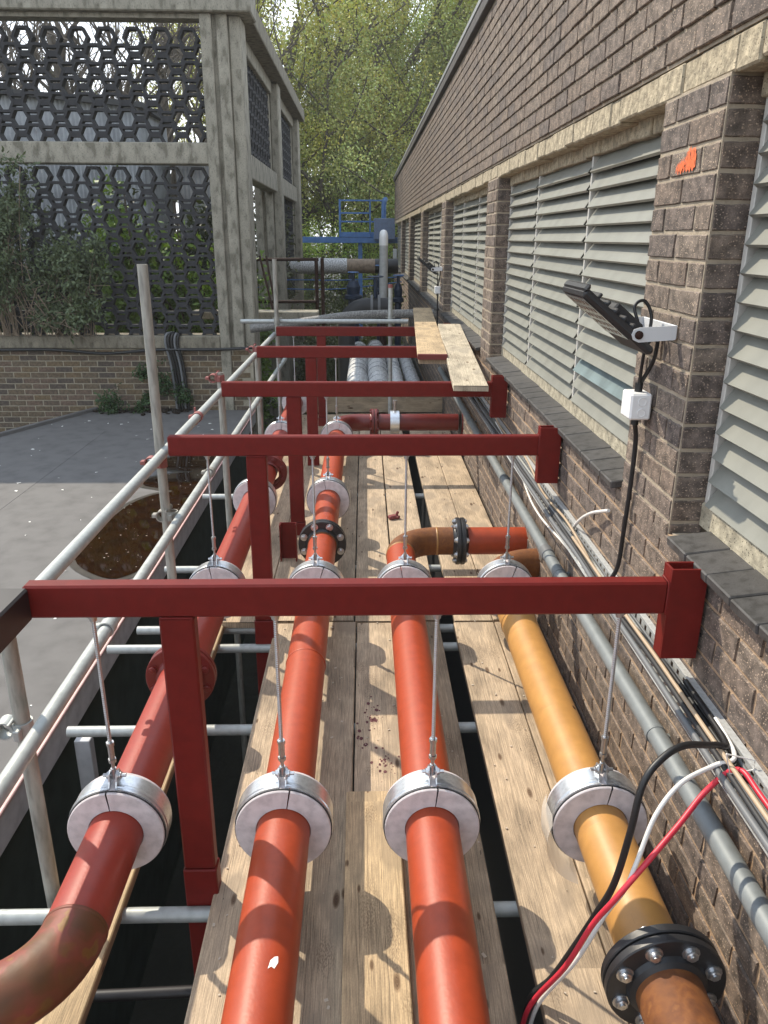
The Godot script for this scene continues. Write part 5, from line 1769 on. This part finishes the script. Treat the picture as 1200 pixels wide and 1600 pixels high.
func plants() -> void:
	for k in 3:
		leafs.append(leaf_mesh(13, 0.105, 0.060, 0.24, 40 + k))
	var pale := Color(0.40, 0.40, 0.10)
	var olive := Color(0.30, 0.325, 0.11)
	var fresh := Color(0.30, 0.40, 0.08)
	tree(Vector3(-2.4, -3, -31), 16.0, 2, 3900, pale, "tall tree in young yellow green leaf beside the concrete structure", 1.0, 0.40)
	tree(Vector3(0.6, -3, -33), 18.0, 5, 5900, olive, "tall olive leafed tree with dark trunk above the blue platform", 1.0, 0.42)
	tree(Vector3(4.4, -3, -36), 17.0, 8, 4900, fresh, "fresh green tree rising behind the brick building's far end", 1.0, 0.42)
	tree(Vector3(-0.8, -3, -31.5), 9.0, 11, 2600, fresh, "low bright green tree behind the blue platform", 0.8, 0.30)
	tree(Vector3(2.4, -3, -32), 10.0, 14, 2200, pale, "low yellowish tree by the corner of the brick building", 0.8, 0.30)
	tree(Vector3(-3.2, -3, -40), 18.0, 17, 3000, pale, "tall thin leafed tree above the concrete eaves", 1.0, 0.35)
	tree(Vector3(1.6, -3, -44), 21.0, 20, 4400, olive, "tallest tree rising behind the olive leafed one", 1.0, 0.4)
	tree(Vector3(8.0, -3, -42), 19.0, 23, 1500, olive, "sparse tree top just above the brick coping", 1.0, 0.5)
	tree(Vector3(-8.2, -3, -24), 13.5, 26, 0, olive, "bare branched tree seen through the upper hexagonal screen")
	tree(Vector3(-12.0, -3, -29), 14.0, 29, 0, olive, "bare tree with leaning trunk behind the corrugated shed")
	tree(Vector3(-6.0, -3, -25), 12.5, 32, 0, olive, "bare twiggy tree beside the concrete column's screen")
	tree(Vector3(-13.5, -3, -33), 11.0, 35, 900, olive, "thinly leafed tree far behind the corrugated shed", 1.0, 0.6)
	# undergrowth beyond the yard, a mass nobody could count
	var hold := Node3D.new()
	foliage_mass("undergrowth", Vector3(-9.0, -3.0, -31.5), Vector3(6.0, 2.8, -28.6), 9000, Color(0.085, 0.115, 0.028), leafs[0], 71, 1.0, self)
	foliage_mass("undergrowth", Vector3(-6.2, -3.0, -21.0), Vector3(0.9, 1.3, -17.9), 5200, Color(0.075, 0.095, 0.035), leafs[1], 72, 0.75, self)
	hold.free()
	var small := leaf_mesh(12, 0.085, 0.042, 0.13, 60)
	# green shrub behind the lower screen
	var t := thing("shrub", "bright green shrub growing behind the lower hexagonal screen", "shrub", Vector3(-3.1, 0, -13.2))
	var b := MB.new()
	for k in 9:
		b.tube(curve([Vector3(rng.randf_range(-0.3, 0.3), -3, 0), Vector3(rng.randf_range(-0.7, 0.7), 0.2, rng.randf_range(-0.3, 0.3)), Vector3(rng.randf_range(-1.2, 1.2), rng.randf_range(1.5, 2.8), rng.randf_range(-0.4, 0.4))], 4), 0.018, 5)
	part("stem", b, M.bark, t)
	foliage_mass("foliage", Vector3(-1.3, -1.0, -0.5), Vector3(1.4, 3.1, 0.4), 1700, Color(0.13, 0.22, 0.04), small, 81, 1.3, t)
	foliage_mass("undergrowth", Vector3(-6.6, -2.0, -14.6), Vector3(-2.3, 3.1, -13.7), 6500, Color(0.045, 0.060, 0.026), small, 83, 1.5, self)
	# ivy-like tall growth seen between the columns
	t = thing("shrub", "pale leafed climber growing between the concrete columns", "shrub", Vector3(-3.0, 0, -17.5))
	b = MB.new()
	for k in 5:
		b.tube([Vector3(rng.randf_range(-0.4, 0.4), -3, 0), Vector3(rng.randf_range(-0.7, 0.7), 2.5, 0)], 0.02, 5)
	part("stem", b, M.bark, t)
	foliage_mass("foliage", Vector3(-1.1, -1.0, -0.6), Vector3(1.3, 3.6, 0.4), 1500, Color(0.11, 0.12, 0.06), small, 82, 1.4, t)
	# straggly bush hanging on the front of the screen
	t = thing("bush", "straggly grey green bush with dry twigs against the hexagonal screen", "bush", Vector3(-4.6, 0.74, SZ + 0.10))
	b = MB.new()
	var tips := []
	for k in 90:
		var x := rng.randf_range(-1.3, 1.0)
		var lean := rng.randf_range(-0.35, 0.35)
		var hh := rng.randf_range(0.25, 1.0) * (2.15 if x < 0.1 else 1.15)
		var mid := Vector3(x + lean * 0.5, hh * 0.6, rng.randf_range(0.02, 0.25))
		var tip := Vector3(x + lean, hh, rng.randf_range(0.02, 0.35))
		b.tube(curve([Vector3(x, 0, 0), mid, tip], 4), 0.006, 5)
		for q in 3:
			b.tube([mid, mid + Vector3(rng.randf_range(-0.3, 0.3), rng.randf_range(-0.25, 0.2), rng.randf_range(0, 0.15))], 0.003, 4)
		if k % 5 < 3:
			tips.append(tip)
			tips.append(mid.lerp(tip, 0.7))
	part("twigs", b, M.twig, t)
	var bl := leaf_mesh(9, 0.070, 0.030, 0.035, 65)
	var xfs := []
	var cols := []
	for i in 1900:
		var p: Vector3 = tips[rng.randi() % tips.size()] + Vector3(rng.randfn(0, 0.10), rng.randfn(0, 0.11), rng.randfn(0, 0.06))
		xfs.append(Transform3D(Basis.from_euler(Vector3(rng.randf() * TAU, rng.randf() * TAU, rng.randf() * TAU)), p))
		var g := rng.randf_range(0.6, 1.2)
		cols.append(Color(0.115 * g, 0.15 * g, 0.08 * g))
	copies("foliage", bl, M.leaf, xfs, cols, t)
	# weeds
	var weeds := [[-3.55, -0.27, SZ + 0.22, 0.34, "largest green weed clump at the corner of the felt roof", 150], [-3.15, -0.28, SZ + 0.15, 0.16, "low weed tuft along the brick base on the felt roof", 60], [-3.05, 0.16, SZ + 0.05, 0.22, "weed sprouting halfway up the old brick base", 80], [-2.82, -0.05, SZ + 0.08, 0.30, "dark leafy weed behind the tall scaffold upright", 130], [-2.52, -0.16, SZ + 0.10, 0.22, "weed at the foot of the black conduit bundle", 80], [-3.02, -0.20, SZ + 0.06, 0.18, "thin weed hanging at the roof end of the brick base", 50]]
	var wl := leaf_mesh(8, 0.060, 0.024, 0.035, 66)
	for w in weeds:
		t = thing("weed", w[4], "weed", Vector3(w[0], w[1], w[2]), "weeds on the old brick base")
		b = MB.new()
		for k in 6:
			b.tube([Vector3.ZERO, Vector3(rng.randf_range(-1, 1) * w[3] * 0.6, w[3] * rng.randf_range(0.5, 1.0), rng.randf_range(0, 0.08))], 0.003, 4)
		part("stem", b, M.twig, t)
		xfs = []
		cols = []
		for i in int(w[5] * 0.42):
			xfs.append(Transform3D(Basis.from_euler(Vector3(rng.randf() * TAU, rng.randf() * TAU, rng.randf() * TAU)), Vector3(rng.randfn(0, w[3] * 0.26), absf(rng.randfn(0.35, 0.3)) * w[3], absf(rng.randfn(0, 0.06)))))
			var g := rng.randf_range(0.6, 1.25)
			cols.append(Color(0.035 * g, 0.080 * g, 0.022 * g))
		copies("foliage", wl, M.leaf, xfs, cols, t)
	b = MB.new()
	for i in 120:
		var p := Vector3(rng.randf_range(-3.78, -2.5), -0.295, SZ + 0.05 + absf(rng.randfn(0, 0.10)))
		b.box(Vector3(-0.03, 0, -0.02), Vector3(0.03, rng.randf_range(0.006, 0.03), 0.02), 0.004, Transform3D(Basis(Vector3.UP, rng.randf() * TAU), p))
	var mo := part("moss_litter", b, M.moss)
	mo.set_meta("kind", "stuff")

# ------------------------------------------------------------------
func _ready() -> void:
	rng.seed = 20240501
	# camera
	cam = Camera3D.new()
	cam.name = "camera"
	cam.fov = rad_to_deg(2.0 * atan(800.0 / 1202.0))
	cam.near = 0.05
	cam.far = 400.0
	cam.position = Vector3(0, 2.02, 0)
	cam.basis = Basis(Vector3.UP, -0.026) * Basis(Vector3.RIGHT, -deg_to_rad(19.6)) * Basis(Vector3.BACK, 0.005)
	add_child(cam)
	cam.current = true
	# sky, sun, exposure
	var env := Environment.new()
	env.background_mode = Environment.BG_SKY
	var sm := ProceduralSkyMaterial.new()
	sm.sky_top_color = Color(0.73, 0.78, 0.85)
	sm.sky_horizon_color = Color(0.94, 0.95, 0.96)
	sm.sky_curve = 0.20
	sm.ground_bottom_color = Color(0.25, 0.25, 0.22)
	sm.ground_horizon_color = Color(0.65, 0.67, 0.66)
	sm.sky_energy_multiplier = 1.36
	sm.sun_angle_max = 12.0
	var sky := Sky.new()
	sky.sky_material = sm
	env.sky = sky
	env.tonemap_mode = Environment.TONE_MAPPER_LINEAR
	env.tonemap_exposure = 1.27
	env.fog_enabled = true
	env.fog_density = 0.0014
	env.fog_light_color = Color(0.95, 0.95, 0.92)
	env.sdfgi_enabled = true
	env.ssao_enabled = true
	env.ssil_enabled = true
	var we := WorldEnvironment.new()
	we.name = "world_environment"
	we.environment = env
	add_child(we)
	var sun := DirectionalLight3D.new()
	sun.name = "sun"
	sun.light_energy = 1.4
	sun.light_color = Color(1.0, 0.955, 0.875)
	sun.light_angular_distance = 0.5
	sun.shadow_enabled = true
	add_child(sun)
	sun.look_at_from_position(Vector3.ZERO, Vector3(0.66, -1.0, 0.66))
	make_materials()
	# setting
	var g := MB.new()
	g.quad(Vector3(-200, -3, 60), Vector3(200, -3, 60), Vector3(200, -3, -340), Vector3(-200, -3, -340), Vector3.UP)
	struct("ground", g, M.ground)
	right_building()
	screen_building()
	tin_sheds()
	flat_roof()
	deck()
	grit()
	scaffold()
	frames()
	pipes()
	clamps()
	wall_services()
	yard()
	plants()
